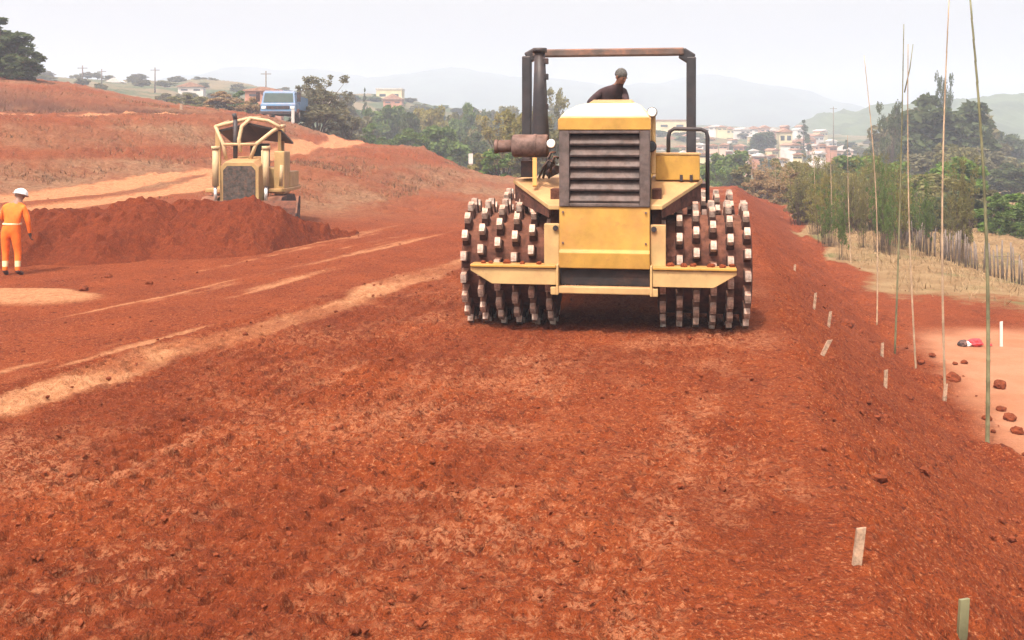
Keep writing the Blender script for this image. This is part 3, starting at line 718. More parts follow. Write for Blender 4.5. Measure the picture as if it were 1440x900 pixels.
# worker in orange, seen from behind, leaning slightly forward
wp = W(17, 388, 20.2); wx, wy = wp.x, wp.y
wz = tz(wx, wy)
kS = (268-388)/F*20.2/-1.72
wk = empty('person', (wx, wy, wz-.02), 0, 'person in orange workwear and white helmet standing by the soil heap, back turned', 'person')
wk.scale = (kS*1.12, kS, kS)
J = dict(hip=(-.03, 0, .93), waist=(-.01, .02, 1.08), chest=(.02, .06, 1.30), neck=(.055, .10, 1.47), head=(.085, .15, 1.62), face=(.15, 1, -.35),
         shL=(-.15, .07, 1.38), elL=(-.25, .16, 1.14), wrL=(-.17, .38, 1.06), handL=(.3, 1, -.1), thumbL=(1, -.2, .5),
         shR=(.19, .06, 1.38), elR=(.265, .05, 1.11), wrR=(.275, .10, .87), handR=(.05, .15, -1), thumbR=(-.3, 1, .1),
         thL=(-.115, 0, .84), knL=(-.13, .03, .47), anL=(-.125, -.01, .085), toeL=(-.15, .15, .04),
         thR=(.065, 0, .84), knR=(.095, .03, .47), anR=(.105, -.02, .085), toeR=(.14, .14, .04))
def wpaint(c):
    if c.z > 1.475: return 1
    if c.z < .115: return 2
    if .20 < c.z < .30: return 3
    if c.z < .86 and c.x > .22: return 4
    if c.y > .36: return 4
    return 0
bo, hd, up, f, sd = person(J, wk, wpaint, [M['orange'], M['skin'], M['boot'], M['reflect'], M['rubber']])
m = MB(); m.tube([(-.005+.150*math.cos(t), .018+.118*math.sin(t), 1.05) for t in [2*PI*k/28 for k in range(29)]], .022, 8, cap=False); m.build('reflective_belt', M['reflect'], bo)
cap_mesh(hd, up, f, sd, .118, .142, .12, .0, 'helmet', M['helmet'], bo, .045, up*.025)
# operator: grey hair, dark jacket, bending and looking to the right
P = lambda v: Vector(v)
oz = 2.68
opw = Matrix.Translation((CX, CY, 0))@Matrix.Rotation(-TH, 4, 'Z')@Vector((sx, 2.95, oz))
op = empty('person', opw, -TH, 'grey haired person in a dark jacket driving the compactor, bent forward and looking aside', 'person')
hdp = L(874, 107, 2.62)-Vector((sx, 2.95, oz))
J = dict(hip=(0, 0, .10), waist=(.04, -.03, .27), chest=(.12, -.14, .47), neck=(hdp.x-.055, -.25, hdp.z-.165), head=tuple(hdp), face=(.62, -.6, -.45),
         shL=(-.08, -.12, .53), elL=(-.24, -.35, .37), wrL=(-.15, -.56, .28), handL=(.2, -1, 0), thumbL=(.8, 0, .6),
         shR=(.29, -.15, .53), elR=(.33, -.36, .38), wrR=(.17, -.56, .28), handR=(-.2, -1, 0), thumbR=(-.8, 0, .6),
         thL=(-.11, -.06, .08), knL=(-.15, -.50, .12), anL=(-.15, -.58, -.36), toeL=(-.15, -.72, -.42),
         thR=(.11, -.06, .08), knR=(.15, -.50, .12), anR=(.15, -.58, -.36), toeR=(.15, -.72, -.42))
def opaint(c):
    if c.z > J['neck'][2]+.045: return 1
    if c.y < -.57 and c.z > .2: return 1
    if c.z < -.3: return 3
    if c.z < .19: return 2
    return 0
bo, hd, up, f, sd = person(J, op, opaint, [M['jacket'], M['skin'], M['trousers'], M['boot']])
cap_mesh(hd, up, f, sd, .088, .104, .102, -.3, 'hair', M['hair'], bo, 0, up*.018-f*.02, .004)

# ------------------------------------------------------------------ bulldozer
DY = 28.0
dzp = W(345, 200, DY); dzx = dzp.x
ddz = tz(dzx, DY)
DT = .02
dz = empty('bulldozer', (dzx, DY, ddz), DT, 'dusty yellow bulldozer with curved canopy bars pushing the dark soil heap', 'bulldozer')
dct, dst = math.cos(DT), math.sin(DT)
def DL(px, py, d):
    k = (px-720)/F
    # local y axis in world = (-sin DT, cos DT)
    Y = (d+DY*dct-dzx*dst)/(dct-k*dst); X = k*Y
    return Vector(((X-dzx)*dct+(Y-DY)*dst, d, H+(HY-py)/F*Y-ddz))
DP, DPL = M['dozer'], M['dozerlight']
g0, g1 = DL(309, 292, -.6), DL(364, 228, -.6)
m = MB(); gc = (g0.x+g1.x)/2; gw = (g1.x-g0.x)/2; zt_ = g1.z; zb_ = .55
def rr(y, z, w, c): return [(gc-w, y, zb_), (gc-w, y, z-c), (gc-w+c, y, z), (gc+w-c, y, z), (gc+w, y, z-c), (gc+w, y, zb_)]
m.loft([rr(-.6, zt_, gw, .14), rr(-.45, zt_+.03, gw, .14), rr(.75, zt_+.14, gw*.95, .14)]); m.build('hood', DP, dz, .02)
m = MB(); m.prism([(gc-gw*.82, -.615, zb_), (gc-gw*.82, -.615, zt_-.22), (gc-gw*.62, -.615, zt_-.1), (gc+gw*.62, -.615, zt_-.1), (gc+gw*.82, -.615, zt_-.22), (gc+gw*.82, -.615, zb_)], (0, .02, 0))
gr = m.build('radiator_grille', plain('dusty_grille_mesh', (.062, .053, .046), .7, 0, .3, 14, .3), dz)
for px in (303, 374):
    a, b, c = DL(px, 283, -.75), DL(px, 262, -.72), DL(px, 208, -.6)
    m = MB(); m.tube([b, c], .085, 12); m.tube([c+Vector((0, 0, -.05)), c+Vector((0, 0, .05))], .11, 12); lc = m.build('lift_cylinder', DPL, dz)
    m = MB(); m.tube([a, b], .045, 10); m.build('cylinder_rod', M['chrome'], lc)
for s in (-1, 1):
    xc = gc+s*.86
    m = MB(); n = 28; outl = []
    for k in range(n):
        t = 2*PI*k/n; cx_ = 1.15 if math.cos(t) > 0 else -.35
        outl.append((xc-.22, .6+cx_+.42*math.cos(t)-.4, .45+.42*math.sin(t)))
    m.prism(outl, (.44, 0, 0)); m.build('track', M['rubber'], dz, .02)
    m = MB(); m.box(xc-.24, xc+.24, .1, 2.3, .96, 1.06); m.box(xc-.2, xc+.2, .9, 2.2, 1.06, 1.5); m.build('fender', DP, dz, .02)
    m = MB(); m.bar((xc+s*.2, -1.2, .35), (xc+s*.2, 1.0, .45), .14, .2); m.build('push_arm', DP, dz, .01)
# cabin body and canopy
m = MB(); m.box(gc-.72, gc+.72, .76, 2.2, .9, 1.62); m.build('cab_body', DP, dz, .03)
top = [DL(303, 177, .3), DL(352, 165, .55), DL(396, 180, .3)]
zr_ = top[1].z
def barT(name, pts, r=.055, mat=DPL): 
    mm = MB(); mm.tube(pts, r, 8); return mm.build(name, mat, dz)
xl, xr = DL(303, 180, .3).x, DL(397, 180, .3).x
zl = DL(303, 180, .3).z
rear = 2.1
barT('canopy_bar', [DL(318, 224, .1), DL(314, 203, .15), DL(303, 178, .3), DL(322, 171, .8)], .05)
barT('canopy_bar', [DL(338, 214, .1), DL(336, 196, .15), DL(340, 178, .25), DL(352, 167, .5), DL(366, 166, .8)], .055)
barT('canopy_bar', [DL(352, 224, .1), DL(360, 203, .15), DL(384, 184, .28), DL(396, 178, .5), DL(400, 177, .9)], .055)
barT('canopy_bar', [DL(303, 178, .3), DL(328, 172, .35), DL(352, 166, .5), DL(378, 170, .4), DL(394, 179, .3)], .05)
barT('canopy_bar', [DL(314, 203, .12), DL(360, 203, .12)], .04)
for px, pyt in ((306, 178), (397, 180)):
    a = DL(px, pyt, 1.9); m = MB(); m.bar(a, (a.x, 1.9, 1.0), .11, .11); m.build('canopy_post', DP, dz, .01)
for px, pyt in ((308, 182), (393, 184)):
    a = DL(px, pyt, .5); m = MB(); m.bar(a, (a.x, .55, 1.0), .08, .08); m.build('canopy_post', DP, dz, .01)
m = MB(); zc_ = zl-.03
m.loft([[(xl+.05, .45, zc_-.02), (gc, .55, zc_+.18), (xr-.05, .45, zc_-.02), (xr-.05, .45, zc_-.07), (gc, .55, zc_+.12), (xl+.05, .45, zc_-.07)],
        [(xl+.05, 2.15, zc_-.36), (gc, 2.15, zc_-.24), (xr-.05, 2.15, zc_-.36), (xr-.05, 2.15, zc_-.42), (gc, 2.15, zc_-.30), (xl+.05, 2.15, zc_-.42)]])
m.build('canopy_roof', M['rops'], dz)
m = MB(); m.tube([DL(331, 232, .2), DL(331, 168, .2)], .06, 10); m.tube([DL(331, 168, .2), DL(329, 160, .16)], .06, 10); m.build('exhaust_stack', M['rops'], dz)
m = MB(); m.box(gc-.28, gc+.28, 1.35, 1.8, 1.62, 1.75); m.box(gc-.28, gc+.28, 1.8, 1.92, 1.62, 2.3); m.build('seat', M['seat'], dz, .03)
a = DL(383, 258, .0); b = DL(398, 205, .0)
m = MB(); m.box(a.x, b.x, .2, 1.0, .9, b.z-.15); m.build('fuel_tank', DP, dz, .03)
barT('handrail', [DL(395, 262, .0), DL(396, 232, .0)], .05)
barT('handrail', [DL(369, 255, -.1), DL(369, 212, .0), DL(380, 206, .1)], .035)
m = MB(); bl = [(-1.42, .0), (-1.46, .35), (-1.36, .62), (-1.22, .80)]
x0b, x1b = DL(296, 300, -1.4).x, DL(416, 300, -1.4).x
poly = [(x0b, y, z) for y, z in bl]+[(x0b, y+.1, z) for y, z in reversed(bl)]
m.prism(poly, (x1b-x0b, 0, 0)); m.build('blade', M['drum'], dz, .01)
m = MB(); c = DL(411, 276, -1.3); m.prism([(x1b, -1.5, 0), (x1b, -1.5, .5), (x1b, -1.25, c.z), (x1b, -1.0, c.z), (x1b, -1.1, 0)], (.05, 0, 0)); m.build('blade_end_plate', M['rubber'], dz, .01)

# ------------------------------------------------------------------ truck on the upper ground
TY = 72.0
tp = W(391, 166, TY); tzv = tz(tp.x, TY)
tk_h = .86
tk = empty('dump_truck', (tp.x, TY, tzv), .06, 'blue truck facing the viewer on the upper ground beside a big grey bush', 'truck')
sc_ = TY/F    # metres per photo pixel
def tb_(name, mat, x0, x1, y0, y1, z0, z1, par=tk, bev=.03):
    mm = MB(); mm.box(x0, x1, y0, y1, z0, z1); return mm.build(name, mat, par, bev)
hw = 1.22; tk.scale.z = .86
tb_('chassis', M['rubber'], -.9, .9, .1, 6.0, .55, .85)
m = MB(); m.loft([[(-hw, 0, .75), (hw, 0, .75), (hw, 1.7, .75), (-hw, 1.7, .75)], [(-hw, 0, 1.35), (hw, 0, 1.35), (hw, 1.7, 1.35), (-hw, 1.7, 1.35)], [(-hw*.97, .12, 1.42), (hw*.97, .12, 1.42), (hw*.97, 1.7, 1.42), (-hw*.97, 1.7, 1.42)],
                   [(-hw*.9, .38, 2.35), (hw*.9, .38, 2.35), (hw*.9, 1.7, 2.35), (-hw*.9, 1.7, 2.35)], [(-hw*.82, .55, 2.48), (hw*.82, .55, 2.48), (hw*.82, 1.6, 2.48), (-hw*.82, 1.6, 2.48)]])
cab = m.build('cab', M['truckblue'], tk, .03)
m = MB(); m.prism([(-hw*.86, .118, 1.5), (hw*.86, .118, 1.5), (hw*.80, .328, 2.26), (-hw*.80, .328, 2.26)], (0, .03, .005)); m.build('windshield', M['windshield'], cab)
tb_('grille', M['dark'], -.8, .8, -.03, .0, .95, 1.2, cab, 0)
tb_('bumper', M['dark'], -1.24, 1.24, -.14, -.002, .5, .76)
for s in (-1, 1):
    tb_('headlight', M['lamp'], s*1.0-.14, s*1.0+.14, -.035, -.001, .98, 1.18, cab, .01)
    tb_('mirror', M['dark'], s*1.42-.13, s*1.42+.13, .1, .2, 1.55, 2.35, cab, .02)
    m = MB(); m.bar((s*1.1, .3, 2.2), (s*1.42, .15, 2.2), .04, .04); m.build('mirror_arm', M['dark'], cab)
    for y in (.9, 4.6):
        m = MB(); m.tube([(s*1.2-.16, y, .5), (s*1.2-.14, y, .5), (s*1.2+.14, y, .5), (s*1.2+.16, y, .5)], [.44, .5, .5, .44], 20); wh = m.build('wheel', M['rubber'], tk)
        m = MB(); m.tube([(s*1.2-.165, y, .5), (s*1.2+.165, y, .5)], .24, 14); m.build('rim', M['chrome'], wh)
m = MB(); m.box(-1.25, 1.25, 1.95, 6.2, .95, 2.1); m.build('dump_bed', M['truckblue'], tk, .03)
# ------------------------------------------------------------------ bamboo poles
def bamboo(px_b, py_b, Y, px_t, py_t, r, mat, label, fork=None, mix=True):
    b = W(px_b, py_b, Y); g = tz(b.x, b.y); t = W(px_t, py_t, Y)
    b.z = g-.15
    m = MB(); n = 22; pts = []; rs = []
    rnd = random.Random(int(px_b*13+py_t)); bend = Vector((rnd.uniform(-.10, .10), rnd.uniform(-.1, .1), 0))
    for k in range(n+1):
        s = k/n; p = b.lerp(t, s)+bend*math.sin(PI*s)
        rad = r*.85*(1-.6*s)
        for dz_, kk in ((-.02, 1), (0, 1.16), (.02, 1)) if 0 < k < n else ((0, 1),):
            pts.append(p+Vector((0, 0, dz_))); rs.append(rad*kk)
    m.tube(pts, rs, 8)
    if fork:
        ft = W(fork[0], fork[1], Y); fb = W(fork[2], fork[3], Y)
        m.tube([fb, fb.lerp(ft, .5)+Vector((.02, 0, 0)), ft], [r*.5, r*.4, r*.25], 6)
    o = m.build('bamboo_pole', mat, None); tag(o, label, 'pole', 'bamboo poles along the foot of the embankment')
    return o
BG, BT = M['bamboo_g'], M['bamboo_t']
def on_toe(px, py): return (H+1.5)*F/(py-HY)
for a in ((1388, 640, 1364, -4, .034, BG, 'thickest green bamboo pole, nearest the viewer, at the right edge'),
          (1330, 575, 1335, -8, .024, BT, 'tan bamboo pole just left of the thickest green pole, reaching past the top'),
          (1289, 525, 1277, 62, .021, BT, 'tall tan bamboo pole crossing behind the forked green pole'),
          (1233, 460, 1215, 78, .020, BT, 'thin tan bamboo pole standing left of the forked pole')):
    bamboo(a[0], a[1], on_toe(a[0], a[1]), a[2], a[3], a[4], a[5], a[6])
bamboo(1258, 500, on_toe(1258, 500), 1271, 34, .024, BG, 'forked green bamboo pole with two thin tips', (1284, 62, 1272, 130))
bamboo(1171, 345, on_toe(1171, 345)-.01, 1168, 215, .024, BT, 'short tan pole among the dry scrub left of the tall poles')
bamboo(1088, 291, on_toe(1088, 291), 1090, 232, .04, BT, 'pale farthest pole at the far end of the embankment')
bamboo(1146, 325, on_toe(1146, 325), 1143, 205, .025, BT, 'thin upright pole between the farthest pole and the short tan pole')
bamboo(1197, 395, on_toe(1197, 395)+4, 1192, 190, .02, BT, 'slim pole in the scrub left of the thin tan pole')
# ------------------------------------------------------------------ stakes on the slope
def stake(px, py, px_t, py_t, label, Yf=None, w=.045, mat=None):
    # walk along the sight line until it meets the ground
    Y = Yf
    if Y is None:
        for Y in np.arange(4.0, 60, .05):
            p = W(px, py, Y)
            if p.z <= tz(p.x, p.y): break
    b = W(px, py, Y); t = W(px_t, py_t, Y)
    m = MB(); b2 = b+(b-t).normalized()*.12
    d = (t-b2).normalized(); sx_ = Vector((1, 0, 0))*w/2; sy_ = Vector((0, 1, 0))*w*.32
    m.loft([[b2-sx_*.4-sy_*.4, b2+sx_*.4-sy_*.4, b2+sx_*.4+sy_*.4, b2-sx_*.4+sy_*.4], [b-sx_-sy_, b+sx_-sy_, b+sx_+sy_, b-sx_+sy_], [t-sx_-sy_, t+sx_-sy_+d*.01, t+sx_+sy_, t-sx_+sy_-d*.008]])
    o = m.build('survey_stake', mat or M['wood'], None, .003); return tag(o, label, 'stake', 'wooden stakes on the embankment')
stake(1204, 800, 1211, 742, 'whitish stake low in the picture, on the crest nearest but one to the viewer', w=.05)
stake(1353, 893, 1356, 842, 'greenish stake with a pale top at the bottom right corner', w=.05, mat=M['bamboo_g'])
stake(1155, 502, 1167, 478, 'pale stake leaning to the right on the crest past the compactor', w=.055)
stake(1145, 432, 1147, 412, 'small upright stake on the crest right of the compactor drum')
stake(1165, 460, 1168, 438, 'small stake between the leaning stake and the compactor drum')
stake(1327, 577, 1330, 540, 'pale short stake at the foot of the second tan bamboo pole', w=.05)
stake(1245, 545, 1246, 520, 'short stake mid-slope, left of the pale toe stake')
stake(1240, 506, 1241, 482, 'short stake just left of the forked bamboo pole base')
stake(1117, 385, 1118, 372, 'tiny far stake on the crest above the drum')
stake(1408, 487, 1408, 452, 'thin white post standing on the pale ground by the red bundle', None, .05, M['white'])
# ------------------------------------------------------------------ clods
def gpos(px, py):
    for Y in np.arange(4.0, 45, .05):
        p = W(px, py, Y)
        if p.z <= tz(p.x, p.y)+.0: return p
    return W(px, py, 40)
cl_list = [(1406, 545, .15, 'large dark clod on the pale ground right of the thickest pole'), (1408, 578, .10, 'medium clod below the large clod at the right'),
           (1340, 536, .16, 'large clod at the slope toe between two tan poles'), (1318, 535, .12, 'clod at the slope toe left of a larger clod'),
           (1311, 501, .08, 'small dark clod on the pale ground, upper left'), (1356, 511, .08, 'small dark clod left of the thickest pole'), (1343, 513, .06, 'tiny clod on the pale ground beside a small one'),
           (1192, 459, .17, 'round dark boulder of soil on the slope right of the drum'), (1420, 592, .12, 'clod near the right edge below the medium clod'), (1388, 592, .10, 'clod touching the foot area of the thickest pole'),
           (1314, 520, .07, 'small clod just above the toe clods'), (1430, 610, .12, 'rightmost clod at the slope toe'), (1296, 510, .09, 'clod at the toe behind the tan pole'),
           (152, 390, .10, 'small clod in front of the left heap'), (210, 400, .09, 'clod on the lower road below the left heap'), (118, 408, .11, 'clod at the tip of the pale patch'),
           (345, 472, .05, 'tiny clod lying on the pale shoulder strip')]
for i, (px, py, r_, lb) in enumerate(cl_list):
    r_ *= .72; o = lump('dirt_clod', M['clod'], r_, i*7+1, .75, 3); p = gpos(px, py); o.location = (p.x, p.y, tz(p.x, p.y)+r_*.35); o.rotation_euler.z = i
    tag(o, lb, 'clod', 'lumps of soil on the ground')
# loose crumbs scattered over the platform, uncountable: one object
rb = random.Random(12); cr = MB()
bmx = bmesh.new(); bmesh.ops.create_icosphere(bmx, subdivisions=1, radius=1); iv = [v.co.copy() for v in bmx.verts]; iff = [tuple(v.index for v in f.verts) for f in bmx.faces]; bmx.free()
pts = []
for _ in range(1900):
    zone = rb.random()
    if zone < .62:
        y = H*F/rb.uniform(120, 690); x = (rb.uniform(-60, 1180)-720)/F*y
    elif zone < .86:
        y = H*F/rb.uniform(110, 560); u_ = rb.gauss(2.6, 1.0); x = u_+.2014*y
    else:
        y = rb.uniform(12, 34); x = rb.uniform(-11, -1)*y/20
    pts.append((x, y))
pa = np.array(pts); pz = base_z(pa[:, 0], pa[:, 1])
for (x, y), z in zip(pts, pz):
    u_, w_ = x-.2014*y, x+4.9-.356*(y-9.8)
    if w_ < -1 and rb.random() < .7: continue
    r_ = min(.09, .006+.004*abs(rb.gauss(0, 1))+.0008*y*rb.random()+(.045*rb.random()**5 if u_ > 1 else .022*rb.random()**8))
    q_ = [v*r_*rb.uniform(.6, 1.25) for v in iv]; a = rb.random()*6
    cr.add([(x+v.x*math.cos(a)-v.y*math.sin(a), y+v.x*math.sin(a)+v.y*math.cos(a), z+.2*r_+v.z*.75) for v in q_], iff, 0, False)
o = cr.build('soil_crumbs', M['clod']); o['kind'] = 'stuff'
# red bundle
p = gpos(1368, 487)
bd = empty('bundle', (p.x, p.y, tz(p.x, p.y)), 0, 'small red and white bundle with a dark bag lying on the pale ground', 'bundle')
for (dx, r_, mt_, nm, sq) in ((.05, .13, M['red'], 'red_cloth', .7), (-.10, .07, M['white'], 'white_cloth', .8), (-.2, .09, M['dark'], 'dark_bag', .9), (.33, .05, M['red'], 'loose_rag', .5)):
    o = lump(nm, mt_, r_, int(r_*900), sq, 3); o.parent = bd; o.location = (dx, 0, r_*.5)
# ------------------------------------------------------------------ fence of thin grey posts
fe = empty('picket_fence', (0, 0, 0), 0, 'rough fence of thin grey posts at the edge of the straw field', 'fence')
A, B = W(1262, 350, 41.5), W(1475, 415, 27.0)
fe.location = (A.x, A.y, tz(A.x, A.y)); rf = random.Random(5); N = 58; tops = []
for i in range(N):
    s = i/(N-1); x = A.x+(B.x-A.x)*s+rf.uniform(-.05, .05); y = A.y+(B.y-A.y)*s+rf.uniform(-.1, .1); z = tz(x, y); h = rf.uniform(.7, 1.15)
    lx, ly = rf.uniform(-.07, .07), rf.uniform(-.05, .05); r_ = rf.uniform(.018, .036)
    m = MB(); m.tube([Vector((x, y, z-.1))-fe.location, Vector((x+lx*.5, y+ly*.5, z+h*.5))-fe.location, Vector((x+lx, y+ly, z+h))-fe.location], [r_, r_*.95, r_*.8], 7)
    m.build('fence_post', M['greywood'], fe); tops.append(Vector((x, y, z+h*.75))-fe.location)
m = MB(); m.tube(tops[::3], .006, 5); m.build('fence_wire', M['dark'], fe)

# ------------------------------------------------------------------ vegetation
def rand_dir(r):
    while True:
        v = Vector((r.uniform(-1, 1), r.uniform(-1, 1), r.uniform(-1, 1)))
        if .05 < v.length < 1: return v.normalized()
def leaf_np(centers, rads, n_each, size, seed, droop=0):
    r = np.random.RandomState(seed); C = []
    for c, rad, n in zip(centers, rads, n_each):
        d = r.normal(size=(n, 3)); d /= np.linalg.norm(d, axis=1)[:, None]
        rr_ = rad*r.uniform(.25, 1.0, n)**.6
        C.append(np.array(c)+d*rr_[:, None]*np.array([1, 1, .8]))
    C = np.concatenate(C); n = len(C)
    a = r.normal(size=(n, 3)); a[:, 2] *= .6; a /= np.linalg.norm(a, axis=1)[:, None]
    b = np.cross(a, r.normal(size=(n, 3))); b /= np.linalg.norm(b, axis=1)[:, None]
    s = size*r.uniform(.5, 1.4, n)[:, None]; a = a*s; b = b*s*.55
    V = np.stack([C-a, C-b*.9, C+a, C+b], 1).reshape(-1, 3)
    return V, np.arange(4*n).reshape(-1, 4)
def crown_obj(name, centers, rads, n_each, size, mat, seed, parent):
    V, Q = leaf_np(centers, rads, n_each, size, seed); o = mesh_np(name, V, Q, mat, None, False); o.parent = parent; return o
def make_tree(kind, seed, mat, H_=8.0, Wd=3.0):
    r = random.Random(seed); root = empty('tree')
    m = MB(); cen, rad, nn = [], [], []
    if kind == 'round':
        th = H_*.2; m.tube([(0, 0, -.3), (r.uniform(-.1, .1), 0, th*.6), (r.uniform(-.2, .2), r.uniform(-.2, .2), th), (0, 0, H_*.6)], [.22, .17, .14, .05], 8)
        for i in range(46):
            d = rand_dir(r); k = r.uniform(.3, 1.0)
            c = Vector((d.x*Wd*k, d.y*Wd*k, H_*.55+d.z*H_*.42*k)); 
            if c.z < th*.7: c.z = th*.7+r.random()*.6
            cen.append(c); rad.append(r.uniform(.55, 1.15)*Wd*.36); nn.append(int(r.uniform(130, 230)))
            if i % 2 == 0: m.tube([(0, 0, th*r.uniform(.7, 1.4)), c*.55+Vector((0, 0, th*.5)), c], [.08, .05, .02], 5)
        size = .30
    elif kind == 'bush':
        for i in range(40):
            a = r.uniform(0, 2*PI); k = r.uniform(0, 1)**.6; zt_ = r.uniform(.12, 1.0)*(1-.45*k*k)
            c = Vector((math.cos(a)*Wd*k, math.sin(a)*Wd*k, H_*zt_)); cen.append(c); rad.append(r.uniform(.6, 1.1)*min(Wd, H_)*.30); nn.append(int(r.uniform(130, 200)))
            m.tube([(c.x*.2, c.y*.2, -.2), c*.6, c], [.06, .04, .015], 5)
        size = .25
    elif kind == 'conifer':
        m.tube([(0, 0, -.3), (0, 0, H_)], [.2, .03], 8)
        for i in range(34):
            t = r.uniform(.1, 1); a = r.uniform(0, 2*PI); k = Wd*(1-t)**.8*r.uniform(.4, 1)
            c = Vector((math.cos(a)*k, math.sin(a)*k, H_*t)); cen.append(c); rad.append(.3+.5*(1-t)); nn.append(int(60+60*(1-t)))
            m.tube([(0, 0, c.z-.1), c], [.05, .015], 5)
        size = .20
    elif kind == 'scrub':      # thin bare stems with sparse leaves
        for i in range(26):
            a = r.uniform(0, 2*PI); k = r.random()*Wd; b0 = Vector((math.cos(a)*k*.5, math.sin(a)*k*.5, -.1)); tp_ = Vector((math.cos(a)*k+r.uniform(-.4, .4), math.sin(a)*k, H_*r.uniform(.45, 1)))
            mid = b0.lerp(tp_, .5)+Vector((r.uniform(-.2, .2), r.uniform(-.2, .2), 0)); m.tube([b0, mid, tp_], [.028, .02, .007], 5)
            for j in range(4):
                q0 = b0.lerp(tp_, r.uniform(.4, .9)); q1 = q0+Vector((r.uniform(-.6, .6), r.uniform(-.6, .6), r.uniform(.1, .7))); m.tube([q0, q1], [.012, .004], 4)
                cen.append(q1); rad.append(r.uniform(.2, .5)); nn.append(int(r.uniform(25, 55)))
            cen.append(tp_); rad.append(.45); nn.append(30)
        size = .10
    elif kind == 'wispy':      # open crown with visible twigs
        m.tube([(0, 0, -.3), (.1, 0, H_*.3), (.0, .1, H_*.55)], [.2, .16, .1], 8)
        for i in range(26):
            a = r.uniform(0, 2*PI); k = r.uniform(.3, 1)*Wd; z = H_*r.uniform(.35, 1.0); c = Vector((math.cos(a)*k*(1-.3*abs(z/H_-.6)), math.sin(a)*k, z))
            m.tube([(0, .05, H_*r.uniform(.25, .5)), c*.6+Vector((0, 0, H_*.2)), c], [.07, .04, .012], 5)
            for j in range(4):
                q1 = c+Vector((r.uniform(-.7, .7), r.uniform(-.7, .7), r.uniform(-.2, .8))); m.tube([c, q1], [.015, .005], 4); cen.append(q1); rad.append(r.uniform(.3, .7)); nn.append(int(r.uniform(30, 60)))
        size = .16
    m.build('trunk', M['bark'], root)
    crown_obj('crown', cen, rad, nn, size, mat, seed, root)
    return root
PROTO = {}
def proto_tree(kind, mat, var):
    key = (kind, mat, var)
    first = key not in PROTO
    if first: PROTO[key] = make_tree(kind, abs(hash((kind, len(mat), var)) if False else sum(map(ord, kind+mat)))*3+var, M[mat]); return PROTO[key]
    return copy_tree(PROTO[key])
TN = [0]
NAMES = dict(round='tree', bush='shrub', conifer='conifer_tree', scrub='dry_shrub', wispy='open_tree')
def tree(kind, mat, px, ytop, Y, wpx, label, cat='tree', group=None, ybase=None):
    TN[0] += 1
    o = proto_tree(kind, mat, TN[0] % (2 if kind in ('round', 'bush') else 1))
    if 80 < Y <= 130 and kind != 'x': Y = 80+(Y-80)*1.9
    b = W(px, 300, Y); g = tz(b.x, Y) if ybase is None else W(px, ybase, Y).z; top = W(px, ytop, Y).z
    o.name = NAMES[kind]
    o.location = (b.x, Y, g-.1); hs = max(.25, (top-g)/8.2); ws = (wpx/2/F*Y)/3.25
    o.scale = (ws, ws, hs); o.rotation_euler.z = TN[0]*1.9
    return tag(o, label, cat, group)
GV = 'trees in the valley behind the left bank'; GR = 'trees beyond the right field'; GT = 'trees in the far town'
# left
tree('bush', 'lf_dark', 6, 24, 72, 110, 'dark dense tree on the high ground at the left edge')
tree('bush', 'lf_dark', -40, 10, 74, 120, 'dark tree mostly outside the left edge')
tree('bush', 'lf_dark', 34, 64, 70, 62, 'dark bush at the foot of the left edge tree', 'shrub')
for px, yt, Y, wd, mt, lb in ((258, 132, 92, 46, 'lf_olive', 'olive shrub left of the brown scrub behind the upper bank'), (288, 122, 95, 60, 'lf_olive', 'taller olive shrub under the red roofed house'), (318, 126, 88, 60, 'lf_brown', 'brown dry shrub left of the blue truck'),
                              (342, 126, 92, 44, 'lf_green', 'green shrub directly left of the blue truck'), (352, 142, 84, 40, 'lf_brown', 'low dry shrub touching the blue truck'), (236, 142, 110, 40, 'lf_grey', 'grey low shrub at the end of the dark cut')):
    tree('bush', mt, px, yt, Y, wd, lb, 'shrub', 'shrubs behind the upper bank')
tree('wispy', 'lf_grey', 455, 106, 80, 72, 'big grey green open tree right of the blue truck')
tree('bush', 'lf_grey', 446, 140, 77, 74, 'dense grey bush below the open tree right of the truck', 'shrub')
tree('bush', 'lf_grey', 484, 150, 82, 56, 'grey bush right of the big open tree', 'shrub')
tree('wispy', 'lf_grey', 436, 118, 84, 50, 'grey twiggy tree directly beside the truck')
tree('conifer', 'lf_dark', 513, 123, 130, 18, 'small narrow dark tree left of the pale yellow building')
